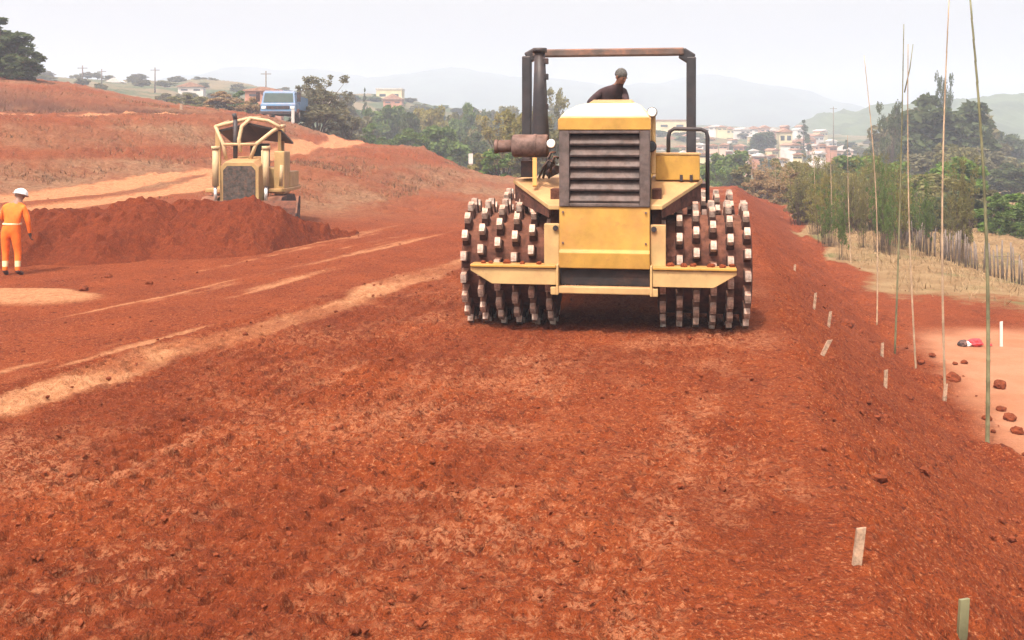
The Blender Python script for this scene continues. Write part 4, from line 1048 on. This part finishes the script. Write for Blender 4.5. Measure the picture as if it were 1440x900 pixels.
for i, (px, yt, Y, wd, k, mt, lb) in enumerate((
        (505, 150, 100, 60, 'round', 'lf_grey', 'greyish tree below the narrow dark tree'), (540, 136, 112, 62, 'round', 'lf_green', 'green tree below the pale yellow building'), (528, 172, 90, 60, 'bush', 'lf_green', 'low green tree at the end of the pale track'),
        (578, 138, 104, 40, 'round', 'lf_dark', 'dark tall tree right of the pale yellow building'), (606, 136, 110, 52, 'round', 'lf_yellow', 'yellowish tree in the middle of the valley trees'), (575, 176, 88, 66, 'bush', 'lf_green', 'broad green crown just over the left bank'),
        (622, 174, 92, 74, 'round', 'lf_green', 'wide dark green crown over the right end of the bank'), (640, 146, 122, 46, 'round', 'lf_olive', 'olive tree behind the wide dark green crown'), (655, 142, 115, 36, 'round', 'lf_green', 'fresh green top left of the compactor muffler'),
        (676, 138, 130, 30, 'round', 'lf_dark', 'dark tree top near the left of the roll bar'), (668, 180, 98, 60, 'round', 'lf_dark', 'dark bluish tree left of the muffler pipe'), (700, 160, 84, 60, 'wispy', 'lf_yellow', 'yellow green tree behind the muffler'),
        (730, 140, 78, 64, 'round', 'lf_yellow', 'tall yellow green tree behind the exhaust stack'), (708, 198, 72, 66, 'bush', 'lf_lime', 'bright low bush below the muffler pipe'), (684, 222, 76, 50, 'bush', 'lf_yellow', 'yellow low bush at the end of the bank'),
        (780, 134, 96, 50, 'wispy', 'lf_olive', 'olive tree between the exhaust stack and the hood'), (770, 160, 80, 50, 'round', 'lf_olive', 'olive tree right behind the exhaust stack'), (745, 200, 70, 60, 'bush', 'lf_olive', 'olive bush behind the engine accessories'),
        (560, 158, 150, 60, 'round', 'lf_olive', 'hazy tree behind the left valley trees'), (490, 130, 150, 40, 'round', 'lf_grey', 'hazy tree behind the grey bush'), (690, 190, 120, 70, 'round', 'lf_grey', 'hazy grey tree left of the muffler'))):
    tree(k, mt, px, yt, Y, wd, lb, 'tree' if k != 'bush' else 'shrub', GV)
# right of the compactor
for (px, yt, Y, wd, k, mt, lb) in (
        (1026, 200, 95, 56, 'round', 'lf_green', 'green tree right of the compactor handrail above the red crest'), (1003, 215, 90, 40, 'bush', 'lf_lime', 'fresh green bush touching the handrail'), (1050, 222, 78, 44, 'bush', 'lf_olive', 'olive bush above the red crest'),
        (1072, 214, 72, 50, 'scrub', 'lf_brown', 'reddish dry scrub at the end of the embankment'), (1066, 236, 68, 44, 'bush', 'lf_brown', 'brown bush at the end of the embankment'), (1100, 220, 66, 56, 'scrub', 'lf_brown', 'brown thin scrub right of the farthest pole'), (1098, 212, 80, 46, 'bush', 'lf_olive', 'olive shrub behind the farthest pole'),
        (1122, 246, 56, 54, 'scrub', 'lf_yellow', 'straw coloured scrub on the slope foot'), (1150, 218, 64, 60, 'scrub', 'lf_olive', 'tall thin olive scrub left of the thin tan pole'), (1148, 250, 60, 56, 'bush', 'lf_olive', 'low olive bush behind the straw coloured scrub'), (1178, 262, 50, 54, 'scrub', 'lf_yellow', 'yellowish scrub at the near end of the slope foot'),
        (1196, 250, 58, 60, 'bush', 'lf_grey', 'greyish bush left of the thin tan pole'), (1205, 206, 78, 90, 'round', 'lf_green', 'green tree behind the thin tan pole'), (1168, 225, 82, 50, 'round', 'lf_olive', 'olive tree left of the green tree by the poles'), (1240, 212, 74, 80, 'round', 'lf_lime', 'bright green tree left of the forked pole'),
        (1240, 262, 52, 60, 'bush', 'lf_brown', 'brown bush at the straw field edge'), (1274, 258, 54, 60, 'bush', 'lf_grey', 'grey bush behind the forked pole'), (1316, 216, 56, 130, 'bush', 'lf_olive', 'large olive bush between the tan poles'), (1340, 212, 60, 90, 'round', 'lf_lime', 'bright crown on top of the large olive bush'),
        (1356, 250, 50, 90, 'bush', 'lf_dark', 'dark bush left of the thickest pole'), (1290, 262, 48, 80, 'bush', 'lf_dark', 'dark low bush behind the fence'), (1386, 258, 52, 70, 'bush', 'lf_grey', 'grey bush right of the thickest pole'), (1420, 262, 47, 90, 'bush', 'lf_lime', 'bright green bush at the right edge behind the fence'),
        (1446, 285, 44, 60, 'bush', 'lf_green', 'green bush cut by the right edge'), (1410, 300, 46, 44, 'bush', 'lf_green', 'small green bush behind the fence near the right edge'), (1225, 290, 46, 46, 'scrub', 'lf_brown', 'dry brown scrub at the far end of the fence'), (1262, 300, 44, 50, 'scrub', 'lf_brown', 'dry twigs in front of the dark bushes'), (1120, 200, 74, 60, 'bush', 'lf_olive', 'tall olive bush under the yellow tower house'), (1112, 236, 62, 60, 'bush', 'lf_brown', 'brown dry bush right of the farthest pole'), (1176, 232, 66, 70, 'bush', 'lf_yellow', 'tan leafy bush behind the short tan pole'), (1140, 282, 50, 60, 'bush', 'lf_yellow', 'low straw coloured bush at the slope foot'), (1204, 286, 47, 60, 'bush', 'lf_olive', 'low olive bush left of the thin tan pole foot'), (1244, 236, 62, 70, 'bush', 'lf_green', 'mid green bush left of the forked pole')):
    tree(k, mt, px, yt, Y, wd, lb, 'shrub' if k in ('bush', 'scrub') else 'tree', GR)
for (px, yt, Y, wd, k, mt, lb) in (
        (1322, 124, 100, 150, 'round', 'lf_dark', 'tallest dark hazy tree behind the tan poles'), (1280, 148, 105, 100, 'round', 'lf_grey', 'hazy tree left of the tallest tree'), (1368, 142, 108, 90, 'round', 'lf_grey', 'hazy tree right of the tallest tree'), (1254, 150, 100, 34, 'wispy', 'lf_dark', 'palm-like tree with drooping top by the forked pole'),
        (1250, 185, 110, 70, 'round', 'lf_dark', 'dark hazy tree left of the forked pole'), (1326, 112, 112, 26, 'wispy', 'lf_dark', 'thin dark tip behind the second tan pole'), (1410, 178, 120, 70, 'round', 'lf_dark', 'dark hazy tree right of the thickest pole'), (1446, 182, 125, 70, 'round', 'lf_dark', 'dark hazy tree at the right edge'),
        (1300, 200, 92, 90, 'round', 'lf_grey', 'grey hazy tree below the tallest tree'), (1385, 205, 96, 80, 'round', 'lf_grey', 'grey hazy tree below the right trees'), (1425, 225, 88, 80, 'round', 'lf_dark', 'dark lower tree at the right edge'), (1350, 190, 90, 70, 'round', 'lf_olive', 'olive hazy tree right below the tallest tree')):
    tree(k, mt, px, yt, Y, wd, lb, 'tree', GR)
rs_ = random.Random(77)
for i in range(40):
    Y = rs_.uniform(34, 64); u_ = rs_.uniform(3.7, 8.5); x = u_+.2014*Y; px = 720+x/Y*F
    tree('scrub', ('lf_olive', 'lf_green', 'lf_yellow', 'lf_olive')[i % 4], px, 205+rs_.uniform(0, 50), Y, rs_.uniform(30, 56), 'thin tall scrub along the far foot of the embankment', 'shrub', 'thin scrub along the embankment foot')
# trees in the far town
rt = random.Random(21)
TOWN = [(1130, 168, 230, 40, 'conifer', 'dark pointed tree right of the yellow water tower'), (1072, 178, 240, 44, 'round', 'round tree left of the yellow water tower'), (1190, 196, 200, 26, 'conifer', 'small dark conifer right of the big pale roof')]
for (px, yt, Y, wd, k, lb) in TOWN: tree(k, 'lf_dark', px, yt, Y, wd, lb, 'tree', GT)
for i in range(46):
    px = rt.uniform(905, 1250); Y = rt.uniform(130, 330); yt = 232-(Y-130)*.16+rt.uniform(-10, 8)
    tree('round', ('lf_green', 'lf_olive', 'lf_dark', 'lf_grey')[i % 4], px, yt, Y, rt.uniform(20, 46)*150/Y+8, 'small hazy tree among the far town houses', 'tree', GT)
for i in range(70):
    px = rt.uniform(470, 800); Y = rt.uniform(140, 280); yt = 148-(Y-140)*.03+rt.uniform(-8, 14)
    tree('round', ('lf_green', 'lf_olive', 'lf_dark', 'lf_grey')[i % 4], px, yt+8, Y, rt.uniform(24, 50)*150/Y+8, 'hazy tree far behind the left bank', 'tree', 'hazy trees far behind the bank')
for i in range(24):
    px = rt.uniform(60, 440); Y = rt.uniform(170, 290); gz = tz((px-720)/F*Y, Y); yb = HY-(gz-H)*F/Y
    tree('bush' if i % 2 else 'round', ('lf_grey', 'lf_olive')[i % 2], px, yb-rt.uniform(6, 12), Y, rt.uniform(16, 34), 'hazy tree on the far left hillside', 'tree', 'hazy trees on the far hillside')
for i in range(16):
    px = rt.uniform(1230, 1470); Y = rt.uniform(130, 220)
    tree('round', ('lf_dark', 'lf_grey')[i % 2], px, rt.uniform(168, 215), Y, rt.uniform(40, 70), 'hazy tree behind the tallest right tree', 'tree', 'hazy trees behind the right field')
for i in range(16):
    px = rt.uniform(790, 1010); Y = rt.uniform(115, 165)
    tree('round', ('lf_olive', 'lf_green', 'lf_yellow', 'lf_grey')[i % 4], px, rt.uniform(206, 232), Y, rt.uniform(30, 60), 'low hazy tree in the valley right behind the compactor', 'tree', 'low trees in the valley behind the compactor')
for i in range(14):
    px = rt.uniform(1450, 1700); Y = rt.uniform(60, 120)
    tree('round', ('lf_olive', 'lf_dark', 'lf_green', 'lf_grey')[i % 4], px, rt.uniform(190, 240), Y, rt.uniform(50, 90), 'tree beyond the right edge of the straw field', 'tree', 'trees past the right edge')
# dry grass in the straw field: one object of blades
rg = np.random.RandomState(8); n = 26000
gy = rg.uniform(23, 62, n); gx = rg.uniform(3.2, 26, n)+.2014*gy-1
gu = gx-.2014*gy
keep = (sstep(3.6, 5.2, gu+1.4*fbm(gx*.25, gy*.2, 3, 161))*sstep(23.3, 29.5, gy+.25*(gx-10)+2.5*fbm(gx*.3, gy*.3, 3, 162)) > rg.uniform(.25, .8, n))
gx, gy = gx[keep], gy[keep]; n = len(gx); gz = base_z(gx, gy)
hh = rg.uniform(.06, .26, n); an = rg.uniform(0, PI, n); lx = rg.normal(0, .1, n); ly = rg.normal(0, .1, n); wd = rg.uniform(.008, .018, n)
c0 = np.stack([gx, gy, gz-.02], 1); dx = np.stack([np.cos(an)*wd, np.sin(an)*wd, 0*an], 1); tp_ = c0+np.stack([lx, ly, hh], 1)
V = np.stack([c0-dx, c0+dx, tp_+dx*.3, tp_-dx*.3], 1).reshape(-1, 3)
o = mesh_np('dry_grass', V, np.arange(4*n).reshape(-1, 4), M['straw'], None, False); o['kind'] = 'stuff'

n = 60000
gy = rg.uniform(31, 75, n); gx = (rg.uniform(-20, 660, n)-720)/F*gy
td_ = np.minimum(seg_dist(gx, gy, TRACK[0])/1.6, seg_dist(gx, gy, TRACK[1])/1.0); td_ = np.minimum(td_, seg_dist(gx, gy, TRACK[2])/1.0); td_ = np.minimum(td_, seg_dist(gx, gy, TRACK[3])/.9)
gz = base_z(gx, gy)
keep = (td_ > 1.1) & (gz > .25) & (fbm(gx*.5, gy*.4, 4, 301)+.25*fbm(gx*2, gy*2, 2, 302) > rg.uniform(-.25, .45, n))
gx, gy, gz = gx[keep], gy[keep], gz[keep]; n = len(gx)
hh = rg.uniform(.02, .09, n); an = rg.uniform(0, PI, n); lx = rg.normal(0, .06, n); ly = rg.normal(0, .06, n); wd = rg.uniform(.008, .025, n)
c0 = np.stack([gx, gy, gz-.04], 1); dx = np.stack([np.cos(an)*wd, np.sin(an)*wd, 0*an], 1); tp_ = c0+np.stack([lx, ly, hh+.05], 1)
V = np.stack([c0-dx, c0+dx, tp_+dx*.4, tp_-dx*.4], 1).reshape(-1, 3)
o = mesh_np('dry_weeds', V, np.arange(4*n).reshape(-1, 4), M['weed'], None, False); o['kind'] = 'stuff'

# ------------------------------------------------------------------ houses
def house(px, py, Y, wpx, hpx, label, wall='white', roof='roof', rz=0, flat=False, group=None, name='house', depth=1.0, pitch=.32):
    b = W(px, py, Y); k = Y/F; w = wpx*k; h = hpx*k; d = w*depth
    g = min(tz(b.x, Y), b.z)
    o = empty(name, (b.x, Y, b.z-h), rz, label, 'house' if name == 'house' else name.replace('_', ' '), group)
    m = MB(); m.box(-w/2, w/2, 0, d, min(g-b.z+h-1, -1), h); wl = m.build('wall', M[wall], o)
    if flat:
        m = MB(); m.box(-w/2-.15, w/2+.15, -.15, d+.15, h+.003, h+.35); m.build('roof', M[roof], o)
    else:
        m = MB(); e = w*.06; rh = w*pitch
        m.prism([(-w/2-e, -.3, h+.003), (w/2+e, -.3, h+.003), (w/2+e, -.3, h+.12), (0, d*.5-.3 if False else -.3, h+rh), (-w/2-e, -.3, h+.12)], (0, d+.6, 0)); m.build('roof', M[roof], o)
    nwin = 2 if w < 14 else 4
    for i in range(nwin):
        xc = -w/2+w*(i+.5)/nwin; ww = w*.09+.2
        for zr_2 in ((.5,) if h < 5 else (.3, .72)):
            m = MB(); m.box(xc-ww, xc+ww, -.06, -.005, h*zr_2-h*.1, h*zr_2+h*.12); wn = m.build('window', M['glass'], o)
    return o
GH = 'small houses of the far town'
house(945, 170, 300, 44, 14, 'yellow house with a reddish flat roof just right of the compactor hood', 'ycream', 'roof', 0, True)
house(1105, 186, 240, 18, 30, 'tall yellow tower house with a tiled roof in the far town', 'ycream', 'roof', 0, False, None, 'house', 1, .3)
house(1160, 213, 240, 30, 9, 'house with the largest pale sheet roof in the far town', 'white', 'roofp', .5, False)
house(1186, 212, 230, 26, 10, 'white roofed house right of the largest pale roof', 'pinkwall', 'roofp', -.3)
house(1158, 236, 180, 30, 9, 'low white roofed house below the largest pale roof', 'white', 'roofp', .2)
house(547, 126, 260, 36, 16, 'pale yellow flat building above the left valley trees', 'ycream', 'roofp', 0, True)
house(552, 140, 240, 26, 8, 'brick red low house under the pale yellow building', 'brick', 'roof', 0)
house(370, 128, 140, 50, 12, 'red roofed house behind the blue truck', 'brick', 'roof', .1, False, None, 'house', .6, .12)
house(268, 122, 200, 34, 9, 'pale house with a red roof on the far left hillside', 'white', 'roof', .15, False, None, 'house', .8, .2)
house(160, 116, 240, 22, 8, 'small cream house on the far left horizon', 'ycream', 'roofp', .1)
house(205, 119, 250, 40, 5, 'long low pale building on the far left horizon', 'white', 'roofp', 0, True)
rh_ = random.Random(31)
spots = []
for i in range(72):
    row = i % 4; px = 905+((i*61) % 270)+rh_.uniform(-8, 8); py = 182+row*13+rh_.uniform(-5, 5)
    Y = 330-row*50+rh_.uniform(-15, 15)
    wa = ('white', 'pinkwall', 'brick', 'white', 'ycream')[i % 5]; ro = ('roof', 'roof', 'roofp')[i % 3]
    nm = {'white': 'white', 'pinkwall': 'pink', 'brick': 'brick', 'ycream': 'cream'}[wa]
    house(px, py, Y, rh_.uniform(9, 20), rh_.uniform(5, 8), 'small %s house with a %s roof in the hazy town beyond the compactor' % (nm, 'red tiled' if ro == 'roof' else 'pale'), wa, ro, rh_.uniform(-.7, .7), False, GH, 'house', .9, rh_.uniform(.16, .3))
# utility poles on the left horizon
for i, (px, yt, Y, yb) in enumerate(((116, 92, 190, 122), (143, 97, 210, 120), (218, 95, 200, 124), (374, 100, 180, 128), (1172, 150, 260, 196))):
    b = W(px, yb, Y); t = W(px, yt, Y); g = tz(b.x, Y); b.z = min(b.z, g-.2)
    m = MB(); m.tube([b, t], [.16, .11], 8); m.bar(t+Vector((-.9, 0, -.5)), t+Vector((.9, 0, -.5)), .12, .12)
    o = m.build('utility_pole', M['greywood']); tag(o, ('leftmost utility pole on the far left horizon', 'second utility pole on the far left horizon', 'utility pole above the end of the dark cut', 'utility pole behind the red roofed house', 'utility pole over the far town')[i], 'utility pole')
# white marker at the end of the left bank
stake(662, 230, 662, 216, 'white marker post at the right end of the left bank', 70, .3, M['white'])
stake(255, 168, 255, 146, 'pale post on the upper bank left of the truck', 64, .16, M['wood'])
stake(412, 172, 412, 154, 'white post standing in front of the blue truck', 68, .2, M['white'])

# ------------------------------------------------------------------ hills and far mountains
def ridge(name, prof, Y, depth, zb, col, amp, seed, nx=320, ny=30):
    P = [W(px, py, Y) for px, py in prof]; xs = np.array([p.x for p in P]); zs = np.array([p.z for p in P])
    X = np.linspace(xs[0], xs[-1], nx); Z = np.interp(X, xs, zs); t = np.linspace(0, 1, ny)
    XX = np.repeat(X[:, None], ny, 1); TT = np.repeat(t[None], nx, 0); YY = Y-depth+TT*depth*1.25
    pr = np.sin(np.clip(TT*1.25, 0, 1.25)*PI/2); ZZ = zb+(Z[:, None]-zb)*pr
    ZZ = ZZ+amp*fbm(XX*9/abs(xs[-1]-xs[0])*6, YY/depth*5, 5, seed)*pr
    i = np.arange((nx-1)*(ny-1)); r = i//(ny-1); c = i % (ny-1)
    qd = np.stack([r*ny+c, (r+1)*ny+c, (r+1)*ny+c+1, r*ny+c+1], 1)
    s = NT(name+'_cover'); cc = s.mix(s.ramp(s.noise(.03, 6, .65), .4, .6), col, tuple(v*1.7 for v in col))
    o = mesh_np(name, np.stack([XX.ravel(), YY.ravel(), ZZ.ravel()], 1), qd, s.fin(cc, .9)); o['kind'] = 'structure'
    return o
ridge('hills', [(1060, 205), (1130, 178), (1160, 166), (1200, 160), (1250, 153), (1300, 160), (1360, 142), (1400, 137), (1440, 138), (1560, 140), (1800, 150)], 480, 160, -10, (.045, .06, .03), 5, 5)
ridge('mountains', [(-500, 150), (0, 140), (180, 128), (260, 112), (310, 103), (350, 96), (400, 104), (450, 100), (520, 112), (590, 104), (640, 97), (700, 108), (770, 112), (850, 120), (930, 118), (985, 108), (1030, 112), (1080, 124), (1130, 134), (1180, 152), (1260, 168), (1500, 180), (2000, 190)],
      1200, 400, -25, (.035, .05, .035), 6, 15, 420, 40)

# ------------------------------------------------------------------ air
m = MB(); m.box(-1400, 1400, -60, 1650, -60, 104)
hz = NT('haze_air'); hz.t.nodes.remove(hz.b)
pv = hz.n('ShaderNodeVolumePrincipled'); pv.inputs['Color'].default_value = (.76, .85, .99, 1); pv.inputs['Density'].default_value = HAZE if 'HAZE' in globals() else .0014
pv.inputs['Anisotropy'].default_value = .1
hz.l(pv.outputs[0], hz.out.inputs['Volume'])
o = m.build('haze', hz.m); o['kind'] = 'stuff'

# ------------------------------------------------------------------ light, sky, camera
EL, AZ = R(60), R(-152)        # high sun behind the viewer's left shoulder
sdir = Vector((math.sin(AZ)*math.cos(EL), math.cos(AZ)*math.cos(EL), math.sin(EL)))
sun = bpy.data.lights.new('sun', 'SUN'); sun.energy = 3.6; sun.angle = R(2.0); sun.color = (1, .93, .82)
so = bpy.data.objects.new('sun', sun); COL.objects.link(so); so.rotation_euler = sdir.to_track_quat('Z', 'Y').to_euler()
wd_ = bpy.data.worlds.new('World'); sc.world = wd_; wd_.use_nodes = True
nt = wd_.node_tree; nt.nodes.clear()
sky = nt.nodes.new('ShaderNodeTexSky'); sky.sky_type = 'NISHITA'; sky.sun_disc = False; sky.sun_elevation = EL; sky.sun_rotation = AZ
sky.air_density = 1.2; sky.dust_density = 8; sky.ozone_density = .6
hs_ = nt.nodes.new('ShaderNodeHueSaturation'); hs_.inputs['Saturation'].default_value = .4; hs_.inputs['Value'].default_value = 1.42
tint = nt.nodes.new('ShaderNodeMix'); tint.data_type = 'RGBA'; tint.blend_type = 'MULTIPLY'; tint.inputs[0].default_value = 1; tint.inputs[7].default_value = (1.09, .985, .925, 1)
bg = nt.nodes.new('ShaderNodeBackground'); bg.inputs[1].default_value = .15
wo = nt.nodes.new('ShaderNodeOutputWorld'); nt.links.new(sky.outputs[0], hs_.inputs['Color']); nt.links.new(hs_.outputs[0], tint.inputs[6]); nt.links.new(tint.outputs[2], bg.inputs[0]); nt.links.new(bg.outputs[0], wo.inputs[0])
cam = bpy.data.cameras.new('camera'); co = bpy.data.objects.new('camera', cam); COL.objects.link(co)
co.location = (0, 0, H); co.rotation_euler = (R(90), 0, 0)
cam.sensor_fit = 'HORIZONTAL'; cam.sensor_width = 36; cam.lens = 36*F/1440
cam.shift_y = -(450-HY)/1440; cam.clip_end = 6000; cam.clip_start = .1
sc.camera = co
sc.view_settings.view_transform = 'Standard'; sc.view_settings.look = 'None'; sc.view_settings.exposure = .52; sc.view_settings.gamma = 1
cy = sc.cycles
cy.max_bounces = 5; cy.diffuse_bounces = 2; cy.glossy_bounces = 2; cy.transmission_bounces = 2; cy.volume_bounces = 1; cy.transparent_max_bounces = 6
cy.caustics_reflective = cy.caustics_refractive = False
cy.use_denoising = True; cy.denoiser = 'OPENIMAGEDENOISE'; cy.denoising_prefilter = 'NONE'; cy.denoising_input_passes = 'RGB_ALBEDO_NORMAL'
